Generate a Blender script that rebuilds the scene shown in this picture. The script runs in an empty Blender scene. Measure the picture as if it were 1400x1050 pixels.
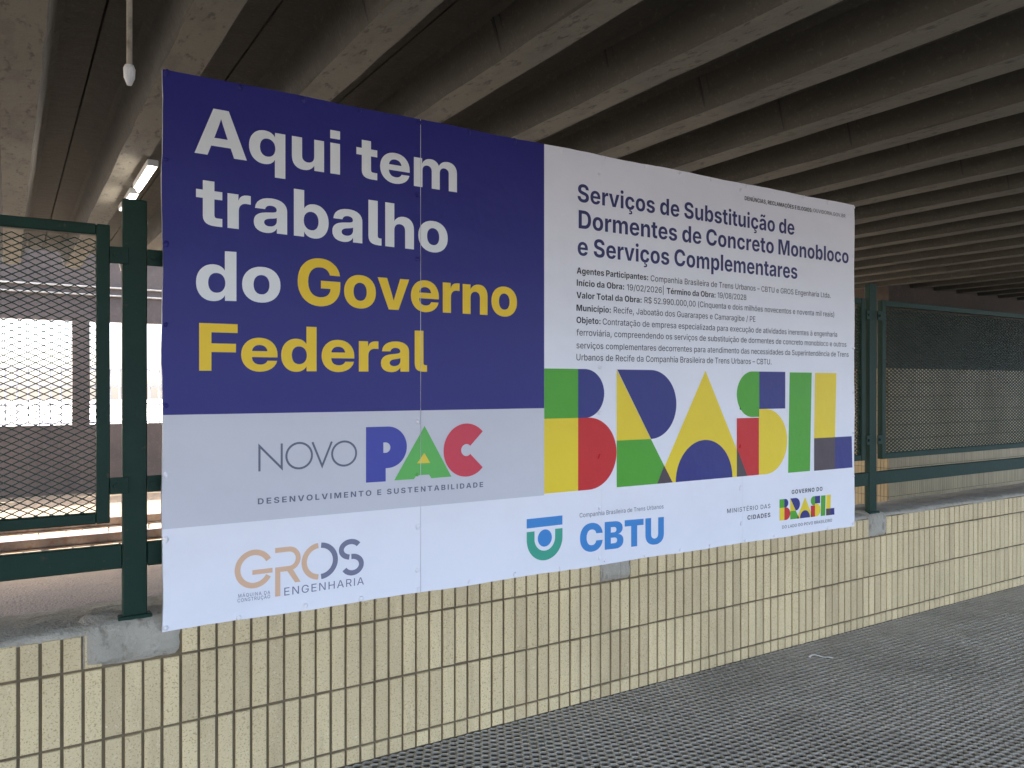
import bpy, math, random
from mathutils import Vector, Matrix
from mathutils.geometry import tessellate_polygon, delaunay_2d_cdt

random.seed(11)
scene = bpy.context.scene
COL = scene.collection

# ------------------------------------------------------------------ camera, sky, sun, exposure
# x runs along the tiled wall, y away from the walkway, z up; the camera stands at x = y = 0
cam_d = bpy.data.cameras.new('camera')
cam_d.sensor_width = 36.0
cam_d.lens = 27.98
cam_d.shift_y = 0.002
cam_d.clip_end = 900
cam = bpy.data.objects.new('camera', cam_d)
COL.objects.link(cam)
cam.location = (0, 0, 1.54)
cam.rotation_euler = (math.radians(90), 0, math.radians(-32.4))
scene.camera = cam

SUN_EL = math.radians(52)
SUN_DIR = Vector((-0.93, 0.36, 0)).normalized()          # towards the sun, on the ground plan
world = bpy.data.worlds.new('World')
scene.world = world
world.use_nodes = True
wn = world.node_tree
bg = wn.nodes['Background']
sky = wn.nodes.new('ShaderNodeTexSky')
sky.sky_type = 'NISHITA'
sky.sun_disc = False
sky.sun_elevation = SUN_EL
sky.sun_rotation = math.atan2(SUN_DIR.x, SUN_DIR.y)
sky.air_density = 0.6
sky.dust_density = 4.0
sky.ozone_density = 0.2
wn.links.new(sky.outputs['Color'], bg.inputs['Color'])
bg.inputs['Strength'].default_value = 0.15

sun_d = bpy.data.lights.new('sun', 'SUN')
sun_d.energy = 2.6
sun_d.angle = math.radians(0.5)
sun_d.color = (1.0, 0.95, 0.87)
sun = bpy.data.objects.new('sun', sun_d)
COL.objects.link(sun)
tosun = Vector((SUN_DIR.x * math.cos(SUN_EL), SUN_DIR.y * math.cos(SUN_EL), math.sin(SUN_EL)))
sun.rotation_euler = tosun.to_track_quat('Z', 'Y').to_euler()
sun.location = tosun * 60

scene.view_settings.view_transform = 'Standard'
scene.view_settings.look = 'None'
scene.view_settings.gamma = 1
scene.view_settings.exposure = 3.76
scene.render.engine = 'CYCLES'
scene.cycles.use_denoising = True
scene.cycles.max_bounces = 10
scene.cycles.diffuse_bounces = 7
scene.cycles.sample_clamp_indirect = 6


# ------------------------------------------------------------------ helpers
class MB:
    """collects faces, builds them as one mesh object"""

    def __init__(self):
        self.v, self.f, self.m, self.c = [], [], [], []

    def face(self, pts, mat=0, col=None):
        n = len(self.v)
        self.v += [tuple(p) for p in pts]
        self.f.append(tuple(range(n, n + len(pts))))
        self.m.append(mat)
        self.c.append(col)

    def box(self, a, b, mat=0, bevel=0.0, col=None):
        (x0, y0, z0), (x1, y1, z1) = a, b
        k = bevel
        if k <= 0:
            P = [(x0, y0, z0), (x1, y0, z0), (x1, y1, z0), (x0, y1, z0), (x0, y0, z1), (x1, y0, z1), (x1, y1, z1), (x0, y1, z1)]
            F = [(3, 2, 1, 0), (4, 5, 6, 7), (0, 1, 5, 4), (1, 2, 6, 5), (2, 3, 7, 6), (3, 0, 4, 7)]
            n = len(self.v)
            self.v += P
            for f in F:
                self.f.append(tuple(n + i for i in f))
                self.m.append(mat)
                self.c.append(col)
            return
        cs = {}
        n = len(self.v)
        for i, (X, sx) in enumerate(((x0, 1), (x1, -1))):
            for j, (Y, sy) in enumerate(((y0, 1), (y1, -1))):
                for l, (Z, sz) in enumerate(((z0, 1), (z1, -1))):
                    for ax in range(3):
                        p = [X + sx * k, Y + sy * k, Z + sz * k]
                        p[ax] = (X, Y, Z)[ax]
                        cs[(i, j, l, ax)] = len(self.v)
                        self.v.append(tuple(p))
        F = []
        for ax in range(3):
            o = [q for q in range(3) if q != ax]
            for side in (0, 1):
                q = []
                for (p, r) in ((0, 0), (1, 0), (1, 1), (0, 1)):
                    key = [0, 0, 0]
                    key[ax] = side
                    key[o[0]] = p
                    key[o[1]] = r
                    q.append(cs[(*key, ax)])
                flip = (side == 0) != (ax == 1)
                F.append(tuple(reversed(q)) if flip else tuple(q))
        for ax in range(3):                                   # the edge running along ax
            o = [q for q in range(3) if q != ax]
            for p in (0, 1):
                for r in (0, 1):
                    key = [0, 0, 0]
                    key[o[0]] = p
                    key[o[1]] = r
                    k0 = list(key); k1 = list(key)
                    k0[ax] = 0; k1[ax] = 1
                    F.append((cs[(*k0, o[0])], cs[(*k1, o[0])], cs[(*k1, o[1])], cs[(*k0, o[1])]))
        for i in (0, 1):
            for j in (0, 1):
                for l in (0, 1):
                    F.append(tuple(cs[(i, j, l, ax)] for ax in range(3)))
        ctr = Vector(((x0 + x1) / 2, (y0 + y1) / 2, (z0 + z1) / 2))
        for f in F:
            P = [Vector(self.v[i]) for i in f]
            nn = (P[1] - P[0]).cross(P[2] - P[0])
            if nn.dot(sum(P, Vector()) / len(P) - ctr) < 0:
                f = tuple(reversed(f))
            self.f.append(f)
            self.m.append(mat)
            self.c.append(col)

    def bar(self, p, q, w, h, mat=0, up=(0, 0, 1)):
        """a square bar from p to q, w wide and h high"""
        p, q, up = Vector(p), Vector(q), Vector(up)
        d = (q - p).normalized()
        a = d.cross(up)
        if a.length < 1e-4:
            a = d.cross(Vector((1, 0, 0)))
        a.normalize()
        b = a.cross(d)
        a *= w / 2
        b *= h / 2
        n = len(self.v)
        self.v += [tuple(o + sa * a + sb * b) for o in (p, q) for sa, sb in ((-1, -1), (1, -1), (1, 1), (-1, 1))]
        for f in ((0, 1, 2, 3), (7, 6, 5, 4), (0, 4, 5, 1), (1, 5, 6, 2), (2, 6, 7, 3), (3, 7, 4, 0)):
            self.f.append(tuple(n + i for i in f))
            self.m.append(mat)
            self.c.append(None)

    def tube(self, pts, rad, seg=10, mat=0, caps=True):
        pts = [Vector(p) for p in pts]
        rings = []
        for i, p in enumerate(pts):
            d = (pts[min(i + 1, len(pts) - 1)] - pts[max(i - 1, 0)]).normalized()
            a = d.cross(Vector((0, 0, 1)))
            if a.length < 1e-3:
                a = d.cross(Vector((1, 0, 0)))
            a.normalize()
            b = d.cross(a)
            r = rad[i] if isinstance(rad, (list, tuple)) else rad
            rings.append([len(self.v) + k for k in range(seg)])
            self.v += [tuple(p + r * (math.cos(2 * math.pi * k / seg) * a + math.sin(2 * math.pi * k / seg) * b)) for k in range(seg)]
        for r0, r1 in zip(rings, rings[1:]):
            for k in range(seg):
                self.f.append((r0[k], r0[(k + 1) % seg], r1[(k + 1) % seg], r1[k]))
                self.m.append(mat)
                self.c.append(None)
        if caps:
            for r in (rings[0][::-1], rings[-1]):
                self.f.append(tuple(r))
                self.m.append(mat)
                self.c.append(None)

    def build(self, name, mats, parent=None, smooth=False, origin=None):
        # origin: the faces are already written around that point
        me = bpy.data.meshes.new(name)
        o0 = Vector(origin) if origin else Vector((0, 0, 0))
        me.from_pydata(self.v, [], self.f)
        if not isinstance(mats, (list, tuple)):
            mats = [mats]
        for m in mats:
            me.materials.append(m)
        me.polygons.foreach_set('material_index', self.m)
        if any(c is not None for c in self.c):
            at = me.attributes.new('tint', 'FLOAT', 'FACE')
            at.data.foreach_set('value', [0.5 if c is None else c for c in self.c])
        if smooth:
            me.polygons.foreach_set('use_smooth', [True] * len(me.polygons))
        me.update()
        o = bpy.data.objects.new(name, me)
        COL.objects.link(o)
        o.location = o0
        if parent:
            o.parent = parent
            o.location = o0 - parent.location if origin else -parent.location
            if not origin:
                o.location = -parent.location
        return o


def tag(o, label=None, cat=None, group=None, kind=None):
    for k, v in (('label', label), ('category', cat), ('group', group), ('kind', kind)):
        if v:
            o[k] = v
    return o


def thing(name, loc, label, cat, group=None):
    o = bpy.data.objects.new(name, None)
    o.empty_display_size = 0.2
    COL.objects.link(o)
    o.location = loc
    return tag(o, label, cat, group)


def mat(name, base, rough=0.7, spots=(), bump=(), metal=0.0, spec=0.5, coat=0.0, tint=None):
    """principled material; spots = (noise scale (x, y, z), lo, hi, colour, amount); bump = (scale, distance)"""
    m = bpy.data.materials.new(name)
    m.use_nodes = True
    nt = m.node_tree
    b = nt.nodes['Principled BSDF']
    b.inputs['Roughness'].default_value = rough
    b.inputs['Metallic'].default_value = metal
    b.inputs['Specular IOR Level'].default_value = spec
    b.inputs['Coat Weight'].default_value = coat
    b.inputs['Base Color'].default_value = (*base, 1)
    tc = nt.nodes.new('ShaderNodeTexCoord')
    out = None

    def mix(fac, c1, c2, amount=1.0):
        mx = nt.nodes.new('ShaderNodeMix')
        mx.data_type = 'RGBA'
        if amount != 1.0:
            mu = nt.nodes.new('ShaderNodeMath')
            mu.operation = 'MULTIPLY'
            nt.links.new(fac, mu.inputs[0])
            mu.inputs[1].default_value = amount
            fac = mu.outputs[0]
        nt.links.new(fac, mx.inputs['Factor'])
        for c, s in ((c1, 'A'), (c2, 'B')):
            if isinstance(c, tuple):
                mx.inputs[s].default_value = (*c, 1)
            else:
                nt.links.new(c, mx.inputs[s])
        return mx.outputs['Result']

    cur = base
    if tint:
        at = nt.nodes.new('ShaderNodeAttribute')
        at.attribute_name = 'tint'
        cur = mix(at.outputs['Fac'], tint, base)
    for sc, lo, hi, colr, amt in spots:
        mp = nt.nodes.new('ShaderNodeMapping')
        mp.inputs['Scale'].default_value = sc if isinstance(sc, tuple) else (sc, sc, sc)
        nt.links.new(tc.outputs['Object'], mp.inputs['Vector'])
        nz = nt.nodes.new('ShaderNodeTexNoise')
        nz.inputs['Scale'].default_value = 1.0
        nz.inputs['Detail'].default_value = 6
        nz.inputs['Roughness'].default_value = 0.62
        nt.links.new(mp.outputs['Vector'], nz.inputs['Vector'])
        mr = nt.nodes.new('ShaderNodeMapRange')
        mr.inputs['From Min'].default_value = lo
        mr.inputs['From Max'].default_value = hi
        nt.links.new(nz.outputs['Fac'], mr.inputs['Value'])
        cur = mix(mr.outputs['Result'], cur, colr, amt)
    if not isinstance(cur, tuple):
        nt.links.new(cur, b.inputs['Base Color'])
    prev = None
    for sc, dist in bump:
        nz = nt.nodes.new('ShaderNodeTexNoise')
        nz.inputs['Scale'].default_value = sc
        nz.inputs['Detail'].default_value = 5
        nt.links.new(tc.outputs['Object'], nz.inputs['Vector'])
        bp = nt.nodes.new('ShaderNodeBump')
        bp.inputs['Strength'].default_value = 1.0
        bp.inputs['Distance'].default_value = dist
        nt.links.new(nz.outputs['Fac'], bp.inputs['Height'])
        if prev:
            nt.links.new(prev, bp.inputs['Normal'])
        prev = bp.outputs['Normal']
    if prev:
        nt.links.new(prev, b.inputs['Normal'])
    return m


def lamp_mat(name, colr, strength):
    m = bpy.data.materials.new(name)
    m.use_nodes = True
    b = m.node_tree.nodes['Principled BSDF']
    b.inputs['Base Color'].default_value = (0.8, 0.8, 0.8, 1)
    b.inputs['Emission Color'].default_value = (*colr, 1)
    b.inputs['Emission Strength'].default_value = strength
    return m


# ------------------------------------------------------------------ materials
M = {}
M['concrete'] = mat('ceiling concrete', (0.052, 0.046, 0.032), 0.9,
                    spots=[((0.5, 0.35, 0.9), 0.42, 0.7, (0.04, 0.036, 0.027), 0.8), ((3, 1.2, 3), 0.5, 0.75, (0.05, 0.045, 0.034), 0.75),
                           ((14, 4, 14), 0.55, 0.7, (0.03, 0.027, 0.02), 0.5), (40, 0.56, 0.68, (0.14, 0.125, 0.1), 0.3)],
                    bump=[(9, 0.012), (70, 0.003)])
M['soffit'] = mat('beam underside concrete', (0.145, 0.128, 0.090), 0.9,  # same concrete, paler: light on the beam undersides is put into the colour
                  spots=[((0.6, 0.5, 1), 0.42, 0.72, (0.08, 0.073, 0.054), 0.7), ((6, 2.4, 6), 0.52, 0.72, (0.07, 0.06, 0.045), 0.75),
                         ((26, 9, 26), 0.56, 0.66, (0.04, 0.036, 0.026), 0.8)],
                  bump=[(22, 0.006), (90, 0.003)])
M['seam'] = mat('casting seam', (0.12, 0.105, 0.08), 0.9, spots=[(12, 0.4, 0.7, (0.06, 0.053, 0.04), 0.7)], bump=[(40, 0.004)])
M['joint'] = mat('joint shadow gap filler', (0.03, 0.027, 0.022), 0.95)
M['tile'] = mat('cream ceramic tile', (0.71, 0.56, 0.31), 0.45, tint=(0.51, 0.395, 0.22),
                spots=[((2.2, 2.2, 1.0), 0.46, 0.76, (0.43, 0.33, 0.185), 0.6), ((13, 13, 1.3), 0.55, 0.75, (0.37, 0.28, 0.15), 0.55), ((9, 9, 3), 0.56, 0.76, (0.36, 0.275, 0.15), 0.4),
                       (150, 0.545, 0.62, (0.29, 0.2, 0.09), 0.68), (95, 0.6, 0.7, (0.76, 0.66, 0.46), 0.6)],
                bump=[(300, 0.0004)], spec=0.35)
M['old_tile'] = mat('old yellowed tile', (0.40, 0.30, 0.15), 0.5, tint=(0.30, 0.22, 0.11), spots=[((2, 2, 1), 0.46, 0.76, (0.24, 0.175, 0.09), 0.6)], spec=0.3)  # shade on the back wall is put into this darker tile colour
M['grout'] = mat('dark brown grout', (0.16, 0.118, 0.065), 0.95, spots=[(7, 0.45, 0.7, (0.085, 0.06, 0.034), 0.7)], bump=[(220, 0.002)])
M['mortar'] = mat('grey cement mortar', (0.40, 0.36, 0.285), 0.93,
                  spots=[(4, 0.42, 0.7, (0.27, 0.24, 0.18), 0.8), ((34, 34, 16), 0.55, 0.68, (0.17, 0.15, 0.11), 0.75), (90, 0.58, 0.7, (0.5, 0.46, 0.39), 0.5)],
                  bump=[(14, 0.02), (80, 0.006)])
M['mat_rim'] = mat('worn rubber rim', (0.42, 0.38, 0.295), 0.75, spec=0.2, spots=[(1.1, 0.45, 0.62, (0.25, 0.225, 0.17), 0.5), (5, 0.5, 0.7, (0.3, 0.27, 0.2), 0.6), (40, 0.52, 0.72, (0.5, 0.47, 0.41), 0.6)], bump=[(160, 0.0008)])
M['mat_hole'] = mat('dirty floor in the mat holes', (0.085, 0.076, 0.058), 0.85, spec=0.2, spots=[(3, 0.45, 0.72, (0.13, 0.115, 0.085), 0.8), (55, 0.6, 0.72, (0.14, 0.13, 0.11), 0.5)])  # hole bottoms coloured darker than the rims
M['floor'] = mat('worn dark floor', (0.16, 0.155, 0.145), 0.75, spots=[(2, 0.42, 0.7, (0.1, 0.095, 0.09), 0.8), (30, 0.55, 0.7, (0.22, 0.21, 0.2), 0.4)], bump=[(60, 0.003)])
M['green'] = mat('dark green gloss paint', (0.0055, 0.026, 0.015), 0.55, spots=[(6, 0.5, 0.75, (0.009, 0.034, 0.02), 0.7), (14, 0.66, 0.72, (0.075, 0.045, 0.025), 0.7), (60, 0.66, 0.72, (0.06, 0.055, 0.04), 0.6)], bump=[(50, 0.0012)], spec=0.22)
M['sheet_back'] = mat('galvanised sheet', (0.5, 0.51, 0.52), 0.45, metal=0.7, spots=[(10, 0.45, 0.65, (0.38, 0.39, 0.4), 0.6)])


def print_mat(name, c):
    return mat(name, c, 0.42, spots=[((1.3, 1.3, 2.1), 0.45, 0.8, tuple(x * 0.9 for x in c), 0.8), (60, 0.62, 0.75, tuple(x * 0.93 for x in c), 0.5)], bump=[(5, 0.003), (2.2, 0.014)], spec=0.24)


INK = {'white_face': (0.80, 0.785, 0.81), 'blue_face': (0.028, 0.026, 0.18), 'lilac_face': (0.59, 0.575, 0.60), 'white_ink': (0.80, 0.80, 0.77),
       'yellow_ink': (0.84, 0.56, 0.03), 'navy_ink': (0.045, 0.047, 0.14), 'text_ink': (0.022, 0.022, 0.024), 'slate_ink': (0.13, 0.145, 0.19),
       'grey_ink': (0.19, 0.195, 0.27), 'cyan_ink': (0.055, 0.24, 0.56), 'tan_ink': (0.72, 0.46, 0.29), 'flag_green': (0.085, 0.36, 0.03),
       'flag_blue': (0.035, 0.037, 0.19), 'flag_yellow': (0.82, 0.60, 0.03), 'flag_red': (0.58, 0.025, 0.025), 'overlap': (0.085, 0.062, 0.068),
       'pac_blue': (0.06, 0.07, 0.34), 'pac_green': (0.13, 0.45, 0.10), 'pac_red': (0.62, 0.06, 0.085), 'pac_yellow': (0.78, 0.58, 0.06),
       'emblem_green': (0.06, 0.36, 0.24)}
for k, c in INK.items():
    M[k] = print_mat(k.replace('_', ' '), c)
M['sand'] = mat('sandy ballast ground', (0.115, 0.085, 0.05), 0.95, spots=[(0.7, 0.42, 0.7, (0.085, 0.064, 0.04), 0.8), (9, 0.5, 0.7, (0.06, 0.045, 0.03), 0.6), (50, 0.55, 0.7, (0.16, 0.125, 0.08), 0.6)], bump=[(30, 0.02)])
M['grey_ground'] = mat('grey paved ground', (0.06, 0.059, 0.057), 0.9, spots=[(0.5, 0.42, 0.7, (0.045, 0.044, 0.043), 0.8), (8, 0.5, 0.7, (0.08, 0.078, 0.075), 0.6)], bump=[(20, 0.01)])
M['pale_yard'] = mat('pale concrete yard', (0.55, 0.53, 0.49), 0.9, spots=[(0.6, 0.42, 0.7, (0.45, 0.43, 0.39), 0.7), (6, 0.5, 0.7, (0.5, 0.48, 0.44), 0.6)], bump=[(20, 0.006)])
M['brown_wall'] = mat('dull brown rendered wall', (0.08, 0.06, 0.045), 0.9, spots=[(0.8, 0.42, 0.7, (0.05, 0.038, 0.03), 0.8), (8, 0.52, 0.72, (0.11, 0.085, 0.066), 0.6)], bump=[(25, 0.006)])
M['steel'] = mat('rail steel', (0.25, 0.2, 0.17), 0.45, metal=0.8, spots=[(12, 0.45, 0.7, (0.2, 0.1, 0.05), 0.8)])
M['sleeper'] = mat('concrete sleeper', (0.2, 0.17, 0.13), 0.9, spots=[(6, 0.45, 0.7, (0.12, 0.1, 0.07), 0.7)], bump=[(30, 0.01)])
M['window_bar'] = mat('pale window bars', (0.55, 0.53, 0.5), 0.6)
M['lamp_case'] = mat('pale lamp housing', (0.6, 0.6, 0.57), 0.5, spots=[(9, 0.5, 0.7, (0.42, 0.41, 0.37), 0.6)])
M['tube'] = lamp_mat('lit fluorescent tube', (1.0, 0.93, 0.86), 5.0)
M['paper'] = mat('white paper', (0.8, 0.8, 0.78), 0.7, spots=[(90, 0.5, 0.7, (0.62, 0.61, 0.57), 0.5)])

# ------------------------------------------------------------------ letter outlines (1000 units to the em) and the lines of print
# (text, weight, ink, left, right, baseline at left, baseline at right, cap height), metres on the sign
LINES = [
    ('Aqui tem', 'black', 'white_ink', 0.1077, 1.1854, 1.7176, 1.7146, 0.172),
    ('trabalho', 'black', 'white_ink', 0.1129, 1.1403, 1.4597, 1.4454, 0.1809),
    ('do', 'black', 'white_ink', 0.1129, 0.4188, 1.1853, 1.1932, 0.1825),
    ('Governo', 'black', 'yellow_ink', 0.4854, 1.4954, 1.1899, 1.1889, 0.1825),
    ('Federal', 'black', 'yellow_ink', 0.1237, 1.0412, 0.9288, 0.9336, 0.1732),
    ('Serviços de Substituição de', 'bold', 'navy_ink', 1.841, 3.4269, 1.7566, 1.7571, 0.0859),
    ('Dormentes de Concreto Monobloco', 'bold', 'navy_ink', 1.8471, 3.9407, 1.6294, 1.6328, 0.0876),
    ('e Serviços Complementares', 'bold', 'navy_ink', 1.841, 3.4538, 1.4999, 1.5016, 0.0876),
    ('Agentes Participantes:', 'bold', 'text_ink', 1.8357, 2.2895, 1.4151, 1.4073, 0.0301),
    ('Companhia Brasileira de Trens Urbanos – CBTU e GROS Engenharia Ltda.', 'regular', 'text_ink', 2.3068, 3.7635, 1.407, 1.41, 0.0301),
    ('Início da Obra:', 'bold', 'text_ink', 1.8357, 2.1306, 1.3538, 1.3527, 0.0301),
    ('19/02/2026|', 'regular', 'text_ink', 2.1487, 2.3948, 1.3524, 1.3517, 0.0301),
    ('Término da Obra:', 'bold', 'text_ink', 2.4172, 2.7736, 1.3516, 1.3508, 0.0301),
    ('19/08/2028', 'regular', 'text_ink', 2.7905, 3.0171, 1.351, 1.353, 0.0301),
    ('Valor Total da Obra:', 'bold', 'text_ink', 1.834, 2.2452, 1.2936, 1.2942, 0.0301),
    ('R$ 52.990.000,00 (Cinquenta e dois milhões novecentos e noventa mil reais)', 'regular', 'text_ink', 2.2648, 3.7975, 1.2946, 1.2946, 0.0301),
    ('Município:', 'bold', 'text_ink', 1.834, 2.0449, 1.2337, 1.2325, 0.0301),
    ('Recife, Jaboatão dos Guararapes e Camaragibe / PE', 'regular', 'text_ink', 2.0639, 3.0915, 1.2328, 1.2358, 0.0301),
    ('Objeto:', 'bold', 'text_ink', 1.834, 1.9806, 1.1749, 1.1744, 0.0301),
    ('Contratação de empresa especializada para execução de atividades inerentes à engenharia', 'regular', 'text_ink', 1.9943, 3.8268, 1.1742, 1.1732, 0.0301),
    ('ferroviária, compreendendo os serviços de substituição de dormentes de concreto monobloco e outros', 'regular', 'text_ink', 1.834, 3.918, 1.1165, 1.1142, 0.0301),
    ('serviços complementares decorrentes para atendimento das necessidades da Superintendência de Trens', 'regular', 'text_ink', 1.834, 3.9407, 1.0549, 1.0526, 0.0301),
    ('Urbanos de Recife da Companhia Brasileira de Trens Urbaros – CBTU.', 'regular', 'text_ink', 1.834, 3.2261, 0.9955, 0.9969, 0.0308),
    ('DENÚNCIAS, RECLAMAÇÕES E ELOGIOS:', 'bold', 'text_ink', 3.004, 3.5896, 1.9064, 1.9115, 0.0228),
    ('OUVIDORIA.GOV.BR', 'regular', 'text_ink', 3.6005, 3.9085, 1.9119, 1.9127, 0.0212),
    ('DESENVOLVIMENTO E SUSTENTABILIDADE', 'bold', 'slate_ink', 0.3335, 1.3172, 0.4265, 0.4256, 0.0224),
    ('ENGENHARIA', 'regular', 'grey_ink', 0.4334, 0.7571, 0.0682, 0.0683, 0.0301),
    ('MÁQUINA DA', 'regular', 'grey_ink', 0.2616, 0.3795, 0.0848, 0.0825, 0.0131),
    ('CONSTRUÇÃO', 'regular', 'grey_ink', 0.259, 0.3795, 0.0675, 0.0666, 0.0131),
    ('GOVERNO DO', 'bold', 'text_ink', 3.4028, 3.6851, 0.2451, 0.2392, 0.0239),
    ('DO LADO DO POVO BRASILEIRO', 'regular', 'text_ink', 3.3196, 3.7769, 0.0514, 0.0442, 0.0178),
    ('MINISTÉRIO DAS', 'regular', 'text_ink', 2.8642, 3.2168, 0.1807, 0.172, 0.024),
    ('CIDADES', 'bold', 'text_ink', 3.0266, 3.2168, 0.1273, 0.124, 0.0245),
    ('Companhia Brasileira de Trens Urbanos', 'regular', 'slate_ink', 1.8528, 2.3948, 0.2423, 0.2418, 0.021),
    ('CBTU', 'heavy', 'cyan_ink', 1.855, 2.3973, 0.074, 0.0622, 0.1355),
]

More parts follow.
